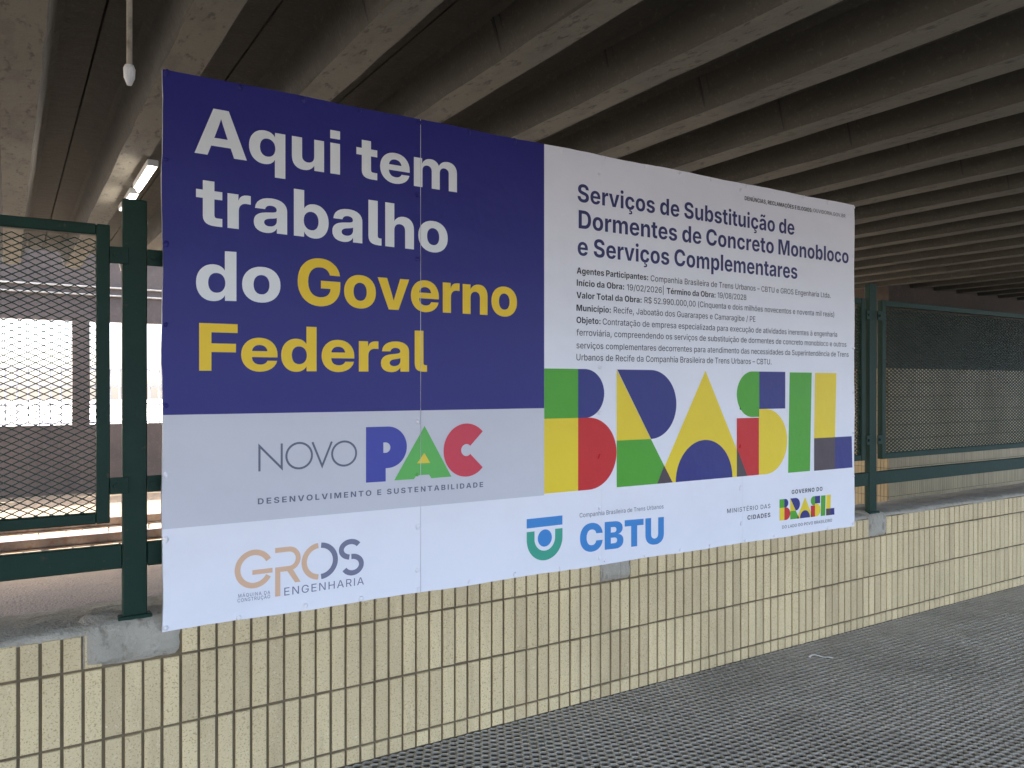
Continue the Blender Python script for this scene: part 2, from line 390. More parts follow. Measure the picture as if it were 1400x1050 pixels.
GLYPHS = {
 'black': {
  ' ': (208, ''),
  'A': (723, '4,0 257,728 466,728 719,0 541,0 433,340 388,491 365,573 340,663 384,663 358,573 335,491 289,340 177,0|170,151 170,278 554,278 554,151'),
  'F': (586, '51,0 51,728 565,728 565,591 212,591 212,421 542,421 542,288 212,288 212,0'),
  'G': (737, '377,-12 310,-7 249,9 194,35 146,70 105,114 72,166 48,226 33,291 29,363 34,438 49,505 74,565 108,617 149,660 198,694 252,719 311,734 374,739 436,735 493,721 546,699 592,668 632,631 663,587 685,537 697,482 534,482 527,508 515,530 501,550 482,567 461,580 437,590 410,596 380,598 342,595 308,586 278,570 240,535 213,489 196,431 190,363 196,296 213,238 230,206 252,179 279,157 309,142 343,132 381,129 428,134 468,147 500,169 525,198 540,233 545,273 582,270 392,270 392,390 702,390 702,295 697,237 684,184 660,135 629,92 591,56 546,27 494,6 438,-7'),
  'a': (559, '207,-9 158,-4 116,8 80,29 53,59 36,98 30,145 34,185 46,218 65,244 90,265 120,281 154,292 191,300 231,305 273,310 305,314 329,320 345,327 354,338 357,352 357,355 355,371 348,386 336,398 321,407 301,412 278,414 255,412 234,406 217,397 204,384 195,369 191,351 47,351 57,402 79,445 114,479 159,505 216,521 283,527 334,524 379,515 418,500 451,479 476,454 495,423 506,388 509,349 509,0 359,0 359,73 357,73 342,48 323,28 300,12 274,1 243,-6|251,95 281,98 308,107 329,121 345,140 355,162 359,187 359,237 342,231 320,225 292,220 260,215 237,210 217,203 200,194 187,182 179,168 176,150 179,134 186,121 197,110 212,102 230,97'),
  'b': (603, '353,-11 320,-8 290,-1 262,12 238,29 218,52 202,79 201,79 201,0 49,0 49,728 203,728 203,445 221,470 242,491 266,507 293,518 322,524 354,527 396,523 435,512 470,493 500,467 526,436 548,398 563,356 573,309 576,258 573,207 563,160 548,117 527,79 501,48 470,23 435,4 396,-7|311,113 343,117 369,130 391,151 407,180 417,216 421,258 417,301 407,337 391,365 369,386 343,399 311,403 279,399 251,385 228,364 210,335 200,300 196,258 200,217 210,182 228,153 251,131 279,118'),
  'd': (603, '250,-11 207,-7 168,4 133,23 102,48 76,79 55,117 39,160 30,207 27,258 30,309 40,356 55,398 77,436 103,467 134,493 169,512 207,523 249,527 281,524 311,518 337,507 361,491 382,470 399,445 400,445 400,728 554,728 554,0 402,0 402,79 401,79 385,52 365,29 340,12 313,-1 283,-8|291,113 324,118 352,131 375,153 392,182 403,217 407,258 403,300 392,335 375,364 352,385 324,399 291,403 260,399 234,386 212,365 196,337 186,301 182,258 186,216 196,180 212,151 234,130 260,117'),
  'e': (566, '288,-12 238,-8 192,4 151,23 115,49 84,81 60,118 42,161 31,207 27,257 31,308 42,355 60,397 85,435 115,467 151,493 191,512 235,523 284,527 338,522 388,508 432,485 469,453 499,414 522,368 536,317 540,261 540,219 80,219 80,315 467,315 398,293 394,328 384,357 368,380 346,398 319,408 287,412 255,408 228,398 206,380 190,357 180,328 177,293 177,226 180,191 190,160 207,135 230,117 259,105 293,102 318,103 341,109 360,118 376,131 388,146 396,163 536,163 520,115 492,72 452,37 404,11 349,-6'),
  'h': (592, '203,284 203,0 49,0 49,728 203,728 203,380 176,380 195,422 218,458 246,487 279,509 318,522 363,527 415,521 459,503 494,473 521,433 537,383 542,323 542,0 389,0 389,294 386,324 378,349 365,369 347,383 325,392 298,395 272,392 248,383 229,368 215,347 206,319'),
  'i': (252, '49,0 49,516 203,516 203,0|48,589 48,728 204,728 204,589'),
  'l': (280, '222,0 167,4 123,15 90,33 67,60 54,97 49,143 49,728 203,728 203,158 205,139 213,126 226,119 245,117 256,117 266,117 266,0 244,0'),
  'm': (891, '49,0 49,516 197,516 197,398 189,398 205,438 227,470 254,495 285,513 318,523 354,527 391,523 426,512 456,493 482,467 499,435 509,398 494,398 508,436 529,467 557,493 590,511 628,523 668,527 715,521 757,505 792,478 819,442 836,396 842,342 842,0 688,0 688,312 686,339 678,361 664,378 638,395 605,401 580,398 560,389 543,375 530,357 522,334 519,308 519,0 372,0 372,315 366,350 349,377 323,395 290,401 267,398 246,389 228,375 214,356 206,332 203,303 203,0'),
  'n': (592, '203,284 203,0 49,0 49,516 201,516 201,380 176,380 195,422 218,458 246,487 279,509 318,522 363,527 415,521 459,503 494,473 521,433 537,383 542,323 542,0 389,0 389,294 386,324 378,349 365,369 347,383 325,392 298,395 272,392 248,383 229,368 215,347 206,319'),
  'o': (586, '293,-12 242,-8 196,3 154,22 117,47 86,78 61,116 42,158 31,206 27,257 31,309 42,357 61,399 86,437 117,468 154,494 196,512 242,524 293,527 344,524 390,512 432,494 469,468 500,437 525,399 544,357 555,309 558,257 555,206 544,158 525,116 500,78 469,47 432,22 390,3 344,-8|293,112 324,116 351,129 373,150 389,179 400,215 403,257 400,300 389,336 373,365 351,386 324,399 293,404 262,399 235,386 213,365 196,337 186,300 182,257 186,215 196,179 213,150 235,129 262,116'),
  'q': (603, '554,-204 400,-204 400,77 398,77 382,50 362,29 339,11 312,-1 283,-8 250,-11 207,-7 168,4 133,23 102,48 76,79 55,117 39,160 30,207 27,258 30,309 40,356 55,398 77,436 103,467 134,493 169,512 207,523 249,527 281,524 311,518 338,507 362,491 383,471 400,447 402,447 402,516 554,516|291,113 324,118 352,131 375,153 392,182 403,217 407,258 403,300 392,335 375,364 352,385 324,399 291,403 260,399 234,386 212,365 196,337 186,301 182,258 186,216 196,180 212,151 234,130 260,117'),
  'r': (381, '49,0 49,516 198,516 198,427 199,427 217,468 243,496 279,513 325,519 349,518 369,517 369,388 358,389 342,390 305,391 277,387 252,377 232,360 216,337 206,308 203,273 203,0'),
  't': (378, '357,516 357,396 9,396 9,516|98,656 251,656 251,165 254,143 261,130 276,122 300,120 330,120 346,120 357,120 357,0 341,0 319,0 269,0 215,4 172,15 139,34 116,61 102,96 98,140'),
  'u': (592, '229,-11 177,-5 133,13 98,42 71,82 55,133 49,192 49,516 203,516 203,222 205,192 213,167 227,147 245,133 267,124 293,121 320,124 343,133 362,148 377,169 386,197 389,232 389,516 542,516 542,0 391,0 391,136 416,136 397,94 374,58 346,28 313,6 274,-7'),
  'v': (561, '194,0 4,516 165,516 246,268 274,174 301,80 264,80 290,174 318,268 397,516 557,516 367,0'),
 },
 'heavy': {
  'B': (651, '42,0 42,728 354,728 407,725 453,717 493,704 528,687 556,665 579,640 600,596 607,545 603,506 590,470 569,439 541,414 507,395 468,383 468,382 512,375 552,357 585,331 611,296 627,254 632,206 625,150 603,100 580,71 551,46 516,27 476,12 431,3 381,0|234,149 343,149 379,154 407,169 424,193 430,224 427,245 419,264 407,279 389,290 368,297 343,299 234,299|234,437 331,437 354,439 373,446 388,456 400,470 407,488 410,508 404,537 388,559 364,574 332,578 234,578'),
  'C': (731, '375,-12 311,-7 251,8 195,32 146,66 104,108 69,159 43,219 28,287 22,363 28,440 43,508 69,568 104,620 146,662 196,696 251,720 311,734 375,739 441,734 502,719 556,695 604,662 643,621 675,572 697,517 710,456 511,456 505,481 496,503 483,522 467,538 449,551 428,560 404,566 379,568 332,562 293,544 262,514 240,474 226,424 222,363 226,303 240,253 262,213 293,183 332,165 378,159 404,161 428,167 448,176 467,189 482,205 495,224 505,246 511,271 710,271 698,211 676,157 645,109 605,67 558,34 503,9 442,-6'),
  'T': (657, '21,561 21,728 637,728 637,561 427,561 427,0 230,0 230,561'),
  'U': (707, '353,-11 293,-8 238,3 189,22 146,47 109,79 80,116 59,159 46,206 41,259 41,728 233,728 233,275 237,242 249,213 267,189 291,171 320,159 354,155 387,159 416,171 440,189 458,213 470,242 474,275 474,728 666,728 666,259 661,206 648,159 627,116 598,79 561,47 518,22 469,3 414,-8'),
 },
 'bold': {
  ' ': (228, ''),
  ',': (317, '50,-185 91,113 240,113 153,-185'),
  ':': (317, '159,-9 125,-3 98,15 79,43 73,76 79,109 98,136 125,155 159,161 192,155 220,136 238,109 245,76 238,43 220,15 192,-3|159,346 125,352 98,370 79,398 73,431 79,464 98,491 125,510 159,516 192,510 220,491 238,464 245,431 238,398 220,370 192,352'),
  'A': (744, '19,0 268,728 470,728 725,0 553,0 440,345 418,418 396,497 374,581 350,673 386,673 363,581 341,496 320,418 299,345 189,0|178,164 178,284 566,284 566,164'),
  'B': (658, '61,0 61,728 353,728 404,725 448,717 487,704 520,686 547,664 568,638 589,593 596,541 591,501 579,466 559,437 532,413 500,396 464,384 464,378 505,371 543,354 576,328 601,294 618,252 624,202 616,147 595,98 573,70 545,46 510,26 470,12 424,3 372,0|215,125 343,125 381,128 411,136 435,150 452,168 462,190 465,216 461,244 451,269 433,289 410,304 380,314 346,317 215,317|215,424 332,424 362,427 388,435 410,448 426,466 437,489 440,516 433,551 413,579 392,593 366,601 335,603 215,603'),
  'C': (737, '382,-10 319,-5 261,9 207,34 160,68 119,110 86,162 61,221 46,289 41,363 46,439 61,506 86,566 120,617 160,660 208,694 262,718 320,733 382,738 443,733 499,720 550,698 595,668 633,631 664,586 686,534 698,475 543,475 535,504 524,529 509,550 490,568 468,583 443,593 415,599 385,601 332,594 286,573 260,552 238,525 221,492 208,454 200,411 198,363 200,315 208,272 221,234 239,201 260,175 286,153 332,133 385,126 415,128 442,135 467,145 489,159 508,177 524,199 536,224 543,252 699,252 688,201 668,152 639,107 603,68 558,36 506,11 447,-5'),
  'D': (718, '320,0 131,0 131,132 313,132 356,135 395,143 429,157 457,176 481,201 499,233 512,270 520,314 522,364 520,414 512,458 499,495 481,526 457,552 429,571 395,585 357,593 313,596 127,596 127,728 322,728 392,723 455,708 511,684 560,650 601,609 633,559 657,501 672,436 676,364 672,292 657,227 633,169 601,119 560,77 511,44 454,19 390,5|216,728 216,0 61,0 61,728'),
  'E': (608, '61,0 61,728 560,728 560,599 216,599 216,430 534,430 534,304 216,304 216,128 561,128 561,0'),
  'G': (748, '386,-10 320,-5 260,10 206,35 158,70 117,113 85,165 61,224 46,290 41,363 46,438 61,505 87,565 120,616 161,659 209,693 263,718 321,733 383,738 443,733 499,720 549,698 594,669 632,633 662,590 684,543 696,490 540,490 531,515 519,537 504,556 486,572 465,585 441,594 415,600 386,601 333,594 287,574 261,552 239,525 221,493 208,455 200,412 198,364 200,316 208,273 221,236 238,203 260,176 287,154 317,139 350,129 388,126 436,131 476,145 509,167 533,197 548,234 553,277 586,273 398,273 398,389 703,389 703,297 698,237 685,182 662,133 632,91 594,56 550,27 500,6 445,-6'),
  'I': (277, '216,728 216,0 61,0 61,728'),
  'L': (564, '61,0 61,728 216,728 216,128 531,128 531,0'),
  'M': (926, '61,0 61,728 296,728 409,403 417,376 427,342 446,262 465,179 473,142 480,110 448,110 454,142 462,178 481,261 500,341 510,375 518,403 629,728 864,728 864,0 710,0 710,338 711,365 711,397 713,474 715,558 717,637 728,637 707,553 684,469 673,430 663,394 653,363 645,338 527,0 399,0 280,338 271,363 262,394 251,430 240,468 216,552 194,637 208,637 210,559 212,476 214,398 214,365 214,338 214,0'),
  'N': (755, '61,0 61,728 231,728 456,366 473,338 490,307 508,273 527,236 545,194 564,149 548,140 545,181 542,225 538,313 537,352 537,384 537,728 693,728 693,0 524,0 319,328 278,398 257,435 236,476 213,523 186,576 207,580 213,479 215,433 217,392 218,356 218,328 218,0'),
  'O': (766, '383,-10 321,-5 262,9 209,34 161,68 120,111 86,162 61,221 46,289 41,363 46,438 61,506 86,566 120,617 161,660 209,694 262,718 321,733 383,738 445,733 504,718 557,694 605,660 646,617 679,566 704,506 719,438 724,363 719,288 704,221 679,162 646,110 605,68 557,34 504,9 445,-5|383,126 435,133 480,153 506,175 528,201 545,234 558,272 565,315 568,363 565,412 558,455 545,493 528,526 506,553 480,574 435,595 383,601 331,595 286,574 260,553 238,526 221,493 208,455 200,412 198,363 200,315 208,272 221,234 249,187 286,154 331,133'),
  'P': (645, '61,0 61,728 349,728 401,724 448,714 490,696 526,673 556,644 580,610 597,571 608,529 611,482 608,436 597,393 580,354 555,321 525,292 488,269 446,252 398,242 345,238 159,238 159,363 324,363 364,367 396,378 421,396 440,420 450,449 454,482 450,516 440,545 421,568 396,586 363,597 324,600 216,600 216,0'),
  'R': (656, '61,0 61,728 350,728 402,724 449,715 491,698 527,676 557,648 581,615 598,578 609,535 612,489 609,443 598,402 580,364 556,332 525,306 488,284 446,269 398,259 345,256 153,256 153,380 325,380 364,383 397,393 422,408 440,430 451,457 455,489 451,522 440,550 422,572 397,588 364,597 324,601 216,601 216,0|467,0 293,331 458,331 636,0'),
  'S': (656, '333,-11 276,-8 225,2 178,17 138,38 104,65 77,98 56,137 44,181 39,231 188,231 194,197 209,169 231,147 259,131 293,121 332,118 369,121 401,129 427,143 446,161 458,183 462,208 459,230 448,248 431,264 406,277 375,288 337,299 259,317 199,335 150,359 110,389 80,425 63,467 57,517 61,559 73,598 93,633 119,664 152,689 190,710 234,725 282,735 333,738 386,735 433,725 476,710 513,689 545,663 570,632 589,596 601,558 606,515 458,515 452,543 440,566 421,585 396,598 367,607 332,609 298,607 269,599 246,586 228,569 218,549 214,526 218,503 229,484 247,469 271,456 299,446 331,437 397,422 444,409 487,393 525,373 557,349 583,321 601,289 613,252 617,210 613,167 602,128 583,93 557,62 525,37 486,16 441,1 390,-8'),
  'T': (662, '33,599 33,728 630,728 630,599 408,599 408,0 254,0 254,599'),
  'U': (725, '362,-10 305,-7 252,4 204,23 162,48 127,79 99,116 78,158 65,205 61,255 61,728 214,728 214,268 219,229 233,194 255,165 285,143 321,129 363,125 404,129 441,143 470,165 492,194 506,229 511,268 511,728 664,728 664,255 660,205 647,158 626,116 598,79 563,48 521,23 473,4 420,-7'),
  'V': (742, '273,0 19,728 190,728 304,383 325,311 347,233 370,149 393,58 357,58 380,149 402,233 423,311 444,383 553,728 723,728 475,0'),
  'a': (576, '212,-10 163,-6 120,8 83,30 55,62 38,102 32,151 36,192 49,226 68,254 94,275 124,292 159,304 197,312 236,317 279,322 312,326 337,332 354,339 364,350 367,365 367,368 365,388 357,405 346,418 329,428 309,434 284,436 259,434 237,428 219,418 204,406 193,391 187,374 48,391 64,436 91,475 127,505 172,528 225,542 286,547 332,544 375,536 414,522 449,502 478,477 499,445 513,408 517,364 517,0 374,0 374,75 370,75 354,51 334,30 311,13 283,1 250,-7|255,94 287,97 314,107 337,123 354,143 365,167 368,193 368,250 350,242 323,235 292,230 264,225 239,221 218,213 200,203 187,191 179,175 176,156 179,137 186,122 198,110 214,101 234,96'),
  'b': (625, '366,-9 328,-6 295,4 267,20 244,40 226,62 213,86 207,86 207,0 59,0 59,728 209,728 209,452 213,452 227,475 244,497 267,517 294,533 328,543 367,547 426,539 479,515 510,491 536,460 559,422 575,377 585,326 588,269 585,213 575,162 559,118 538,80 511,48 480,23 445,5 407,-6|321,111 354,116 383,131 405,155 421,187 431,225 434,269 431,314 421,352 405,383 383,407 355,422 321,427 287,422 258,407 236,384 219,353 209,314 205,269 209,225 219,186 236,155 259,131 287,116'),
  'c': (583, '303,-11 251,-7 204,5 161,24 124,51 94,83 69,122 51,166 40,215 36,268 40,321 51,370 69,414 94,453 124,486 161,512 204,532 251,543 303,547 351,544 395,534 434,518 468,496 497,469 521,436 537,399 547,358 406,338 401,358 393,376 384,391 372,404 358,415 342,422 324,427 305,429 270,424 242,409 219,385 203,353 193,313 190,268 193,223 203,184 219,152 242,128 270,113 305,108 325,109 343,114 359,122 373,133 384,146 394,162 402,181 407,201 548,181 538,139 522,102 499,69 469,41 435,19 395,3 351,-7'),
  'd': (625, '258,-9 217,-6 180,5 145,23 113,48 87,80 65,118 49,162 40,213 36,269 40,326 50,377 66,422 88,460 115,491 146,515 199,539 257,547 297,543 331,533 358,517 381,497 398,475 412,452 415,452 415,728 566,728 566,0 418,0 418,86 412,86 399,62 381,40 358,20 330,4 297,-6|304,111 338,116 366,131 389,155 406,186 416,225 419,269 416,314 406,353 389,384 366,407 338,422 304,427 270,422 242,407 220,383 204,352 194,314 190,269 194,225 204,187 220,155 242,131 271,116'),
  'e': (589, '305,-11 252,-7 204,4 162,23 124,49 94,82 69,120 51,164 40,213 36,267 40,321 51,369 69,413 93,452 124,485 160,512 202,531 248,543 298,547 351,543 400,529 443,507 481,477 512,438 536,391 550,335 555,272 555,231 95,231 95,325 482,325 412,301 409,339 399,372 383,398 361,418 333,430 300,434 266,430 237,418 215,398 198,372 188,341 185,305 185,239 188,198 200,164 218,137 243,117 273,106 307,102 332,103 354,109 373,118 389,130 402,146 411,164 547,145 530,101 502,63 464,32 419,9 365,-6'),
  'g': (626, '303,-215 238,-210 182,-197 136,-175 99,-146 73,-111 57,-72 191,-45 199,-61 211,-75 227,-88 247,-97 273,-104 303,-106 336,-103 365,-94 388,-80 405,-60 415,-33 418,-1 418,95 409,95 396,71 378,50 356,32 329,18 297,9 258,6 199,14 145,36 114,59 88,89 66,125 49,167 40,216 36,271 40,328 50,378 66,422 89,460 115,491 147,515 200,539 258,547 298,543 331,533 359,517 382,497 400,474 414,451 419,451 419,539 567,539 567,10 563,-38 552,-80 534,-116 508,-146 477,-171 440,-190 376,-209|304,121 338,126 367,139 389,161 406,191 416,228 420,272 416,316 406,354 389,385 367,408 338,422 304,427 271,422 242,408 220,384 204,353 194,316 190,272 194,229 204,192 220,162 243,139 271,126'),
  'i': (268, '59,0 59,539 209,539 209,0|134,607 102,613 76,630 58,654 52,684 58,714 76,739 102,756 134,761 166,756 192,739 210,714 216,684 210,654 192,630 166,613'),
  'j': (268, '59,539 209,539 209,-30 207,-68 199,-101 186,-129 157,-163 117,-186 68,-200 9,-204 -28,-204 -28,-86 -5,-86 25,-82 44,-71 55,-52 59,-25|134,607 102,613 76,630 58,654 52,684 58,714 76,739 102,756 134,761 166,756 193,739 211,714 217,684 211,654 193,630 166,613'),
  'l': (268, '209,728 209,0 59,0 59,728'),
  'm': (909, '59,0 59,539 200,539 206,407 195,407 211,451 233,487 260,514 291,533 325,544 361,548 397,544 430,532 457,511 480,482 498,445 511,399 494,399 509,445 533,483 562,512 597,532 636,544 676,548 724,542 766,526 801,499 828,463 845,417 850,362 850,0 700,0 700,333 697,360 689,383 675,400 648,417 615,423 590,420 568,411 551,397 538,378 530,355 527,329 527,0 382,0 382,336 376,372 359,399 332,417 298,423 275,420 253,411 235,397 221,378 212,353 209,323 209,0'),
  'n': (617, '209,309 209,0 59,0 59,539 202,539 204,403 192,403 209,445 231,480 258,509 290,530 328,543 372,547 425,541 470,522 507,492 535,452 552,401 558,342 558,0 408,0 408,315 405,346 396,372 382,393 363,408 340,417 312,421 283,417 259,408 238,392 222,370 213,342'),
  'o': (607, '304,-11 252,-7 204,5 162,24 125,50 94,83 69,122 51,166 40,214 36,268 40,321 51,370 69,414 94,453 125,486 162,512 204,532 252,543 304,547 356,543 403,532 446,512 483,486 514,453 538,414 557,370 567,321 571,268 567,214 557,166 538,122 514,83 483,50 446,24 403,5 356,-7|304,108 338,113 366,128 389,153 405,185 415,224 418,268 415,313 405,352 389,384 366,408 338,423 304,428 270,423 241,408 219,384 203,352 193,313 190,268 193,224 203,185 219,153 241,128 270,113'),
  'p': (625, '59,-204 59,539 207,539 207,452 213,452 226,475 244,497 266,517 294,533 328,543 367,547 426,539 479,515 510,491 536,460 559,422 575,377 585,326 588,269 585,213 575,162 559,118 538,80 511,48 480,23 445,5 407,-6 366,-9 328,-6 295,4 267,20 245,40 227,62 213,85 209,85 209,-204|321,111 354,116 383,131 405,155 421,187 431,225 434,269 431,314 421,352 405,383 383,407 355,422 321,427 287,422 258,407 236,384 219,353 209,314 205,269 209,225 219,186 236,155 259,131 287,116'),
  'r': (403, '59,0 59,539 205,539 205,445 209,445 221,476 238,501 258,520 295,539 339,546 363,544 386,541 386,409 374,411 357,414 322,415 291,412 264,401 241,384 224,361 213,334 209,301 209,0'),
  's': (554, '278,-11 214,-6 159,8 112,32 75,65 49,105 34,153 176,172 190,140 211,117 241,102 281,98 317,101 344,113 362,130 367,152 363,170 350,185 329,197 298,205 205,224 157,237 118,255 87,278 65,307 52,340 48,378 55,427 76,468 111,502 156,526 212,542 277,547 339,542 392,528 435,506 469,475 493,438 507,394 372,376 361,402 342,422 315,436 280,440 248,436 221,425 204,408 198,387 202,369 214,354 234,342 265,333 364,313 413,300 452,283 482,262 504,235 517,204 521,167 517,133 507,102 490,74 453,38 404,11 345,-5'),
  't': (370, '340,539 340,424 10,424 10,539|87,671 238,671 238,161 241,140 249,125 264,116 287,113 298,113 312,115 326,116 335,118 352,4 305,-4 257,-6 206,-2 164,11 130,33 106,62 92,100 87,146'),
  'u': (617, '245,-8 192,-2 147,17 110,47 82,88 64,138 59,197 59,539 209,539 209,225 212,194 221,168 235,147 254,131 278,122 305,119 334,122 359,132 379,148 395,170 404,197 408,231 408,539 558,539 558,0 415,0 413,136 425,136 408,94 386,59 359,30 326,9 289,-4'),
  'v': (593, '210,0 12,539 172,539 260,265 289,161 315,52 282,52 307,161 336,265 423,539 580,539 382,0'),
  'Ç': (737, '382,-10 319,-5 261,9 207,34 160,68 119,110 86,162 61,221 46,289 41,363 46,439 61,506 86,566 120,617 160,660 208,694 262,718 320,733 382,738 443,733 499,720 550,698 595,668 633,631 664,586 686,534 698,475 543,475 535,504 524,529 509,550 490,568 468,583 443,593 415,599 385,601 332,594 286,573 260,552 238,525 221,492 208,454 200,411 198,363 200,315 208,272 221,234 239,201 260,175 286,153 332,133 385,126 415,128 442,135 467,145 489,159 508,177 524,199 536,224 543,252 699,252 688,201 668,152 639,107 603,68 558,36 506,11 447,-5|315,-204 315,-145 376,-145 396,-143 409,-138 417,-129 419,-115 417,-102 409,-93 396,-88 376,-86 332,-86 350,21 408,21 408,0 405,-42 446,-46 476,-61 495,-86 501,-119 498,-146 488,-168 473,-184 450,-195 421,-202 384,-204'),
  'Õ': (766, '383,-10 321,-5 262,9 209,34 161,68 120,111 86,162 61,221 46,289 41,363 46,438 61,506 86,566 120,617 161,660 209,694 262,718 321,733 383,738 445,733 504,718 557,694 605,660 646,617 679,566 704,506 719,438 724,363 719,288 704,221 679,162 646,110 605,68 557,34 504,9 445,-5|383,126 435,133 480,153 506,175 528,201 545,234 558,272 565,315 568,363 565,412 558,455 545,493 528,526 506,553 480,574 435,595 383,601 331,595 286,574 260,553 238,526 221,493 208,455 200,412 198,363 200,315 208,272 221,234 249,187 286,154 331,133|452,806 429,808 410,814 377,832 350,850 337,855 326,857 312,854 302,844 296,829 293,809 211,809 215,848 225,881 241,906 262,925 286,937 315,940 337,938 357,933 389,915 416,897 428,892 441,890 455,893 465,902 471,917 474,938 555,938 551,899 541,867 525,841 504,821 479,810'),
  'Ú': (725, '362,-10 305,-7 252,4 204,23 162,48 127,79 99,116 78,158 65,205 61,255 61,728 214,728 214,268 219,229 233,194 255,165 285,143 321,129 363,125 404,129 441,143 470,165 492,194 506,229 511,268 511,728 664,728 664,255 660,205 647,158 626,116 598,79 563,48 521,23 473,4 420,-7|307,795 379,948 519,948 412,795'),
  'ã': (576, '212,-10 163,-6 120,8 83,30 55,62 38,102 32,151 36,192 49,226 68,254 94,275 124,292 159,304 197,312 236,317 279,322 312,326 337,332 354,339 364,350 367,365 367,368 365,388 357,405 346,418 329,428 309,434 284,436 259,434 237,428 219,418 204,406 193,391 187,374 48,391 64,436 91,475 127,505 172,528 225,542 286,547 332,544 375,536 414,522 449,502 478,477 499,445 513,408 517,364 517,0 374,0 374,75 370,75 354,51 334,30 311,13 283,1 250,-7|255,94 287,97 314,107 337,123 354,143 365,167 368,193 368,250 350,242 323,235 292,230 264,225 239,221 218,213 200,203 187,191 179,175 176,156 179,137 186,122 198,110 214,101 234,96|355,618 332,620 313,626 280,643 253,661 240,667 228,669 215,666 205,656 199,640 196,621 114,621 118,660 128,692 144,718 165,737 189,748 218,752 240,750 260,744 292,727 319,709 331,703 344,701 358,705 368,714 374,729 377,749 458,749 454,711 444,678 428,652 407,633 382,622'),
  'ç': (583, '303,-11 251,-7 204,5 161,24 124,51 94,83 69,122 51,166 40,215 36,268 40,321 51,370 69,414 94,453 124,486 161,512 204,532 251,543 303,547 351,544 395,534 434,518 468,496 497,469 521,436 537,399 547,358 406,338 401,358 393,376 384,391 372,404 358,415 342,422 324,427 305,429 270,424 242,409 219,385 203,353 193,313 190,268 193,223 203,184 219,152 242,128 270,113 305,108 325,109 343,114 359,122 373,133 384,146 394,162 402,181 407,201 548,181 538,139 522,102 499,69 469,41 435,19 395,3 351,-7|239,-204 239,-145 301,-145 320,-143 334,-138 341,-129 344,-115 341,-102 334,-93 320,-88 301,-86 257,-86 275,21 332,21 332,0 330,-42 370,-46 401,-61 419,-86 426,-119 422,-146 413,-168 397,-184 375,-195 345,-202 309,-204'),
  'é': (589, '305,-11 252,-7 204,4 162,23 124,49 94,82 69,120 51,164 40,213 36,267 40,321 51,369 69,413 93,452 124,485 160,512 202,531 248,543 298,547 351,543 400,529 443,507 481,477 512,438 536,391 550,335 555,272 555,231 95,231 95,325 482,325 412,301 409,339 399,372 383,398 361,418 333,430 300,434 266,430 237,418 215,398 198,372 188,341 185,305 185,239 188,198 200,164 218,137 243,117 273,106 307,102 332,103 354,109 373,118 389,130 402,146 411,164 547,145 530,101 502,63 464,32 419,9 365,-6|241,607 313,760 453,760 346,607'),
  'í': (268, '59,0 59,539 209,539 209,0|79,607 150,760 291,760 184,607'),
 },
 'regular': {
  ' ': (277, ''),
  '$': (643, '293,-106 293,833 351,833 351,-106|322,-12 271,-10 225,-1 184,13 148,32 117,56 92,85 74,118 61,154 55,194 155,194 164,157 183,127 209,104 243,88 281,78 322,75 368,79 409,90 443,109 469,135 486,165 491,201 487,232 472,256 450,276 421,292 387,305 349,316 262,341 208,359 162,383 125,412 97,446 81,486 76,531 79,571 90,607 109,640 134,668 164,692 200,712 260,731 328,737 396,731 456,712 506,681 544,642 569,595 578,542 482,542 474,574 457,601 432,622 401,638 365,648 325,651 282,647 245,636 214,618 191,595 177,568 172,536 178,503 195,477 220,456 250,441 280,430 309,421 381,401 413,392 447,379 482,363 515,342 544,316 567,284 583,246 588,199 580,142 557,91 533,61 502,36 466,15 423,0 375,-9'),
  '(': (366, '104,296 108,378 120,463 140,549 165,631 195,707 230,772 321,772 286,694 256,612 232,530 214,449 203,370 199,296 203,231 212,165 229,97 252,25 282,-52 321,-136 230,-136 176,-30 136,79 112,189'),
  ')': (366, '45,-136 85,-50 115,28 138,100 154,168 163,233 167,296 163,370 152,449 134,530 110,612 81,694 45,772 136,772 171,707 201,631 227,549 246,463 258,378 262,296 254,187 229,77 190,-31 136,-136'),
  ',': (293, '62,-177 105,102 210,102 133,-177'),
  '.': (293, '146,-7 120,-2 98,13 83,35 79,61 83,87 98,109 120,124 146,129 172,124 194,109 209,87 214,61 209,35 194,13 172,-2'),
  '/': (363, '342,762 107,-109 22,-109 256,762'),
  '0': (635, '318,-10 266,-5 219,10 178,34 142,68 112,110 89,161 72,221 62,288 58,363 62,438 72,505 89,565 113,616 142,659 178,693 219,718 266,732 318,737 369,732 416,718 457,693 493,659 523,616 546,565 563,505 574,438 577,363 574,288 563,221 547,162 523,110 494,68 458,34 417,10 370,-5|318,76 351,79 380,91 406,110 429,136 447,169 462,208 473,254 479,306 481,363 479,421 473,473 462,520 447,559 429,592 406,618 380,637 351,649 318,652 284,649 255,637 229,618 206,592 188,559 173,519 162,473 156,421 154,363 156,306 162,254 173,208 188,169 206,136 229,110 255,91 284,79'),
  '1': (409, '324,728 324,0 226,0 226,637 222,637 47,508 47,611 205,728'),
  '2': (612, '74,0 74,71 317,331 353,371 383,406 406,438 423,468 433,499 437,531 432,566 419,596 398,620 371,638 339,649 302,653 264,649 232,636 205,616 185,590 173,557 169,519 75,519 78,561 88,599 105,634 140,677 187,710 242,730 305,737 367,731 422,710 467,678 501,637 523,588 530,533 527,494 516,456 496,416 465,371 438,337 404,298 364,255 210,91 210,86 542,86 542,0'),
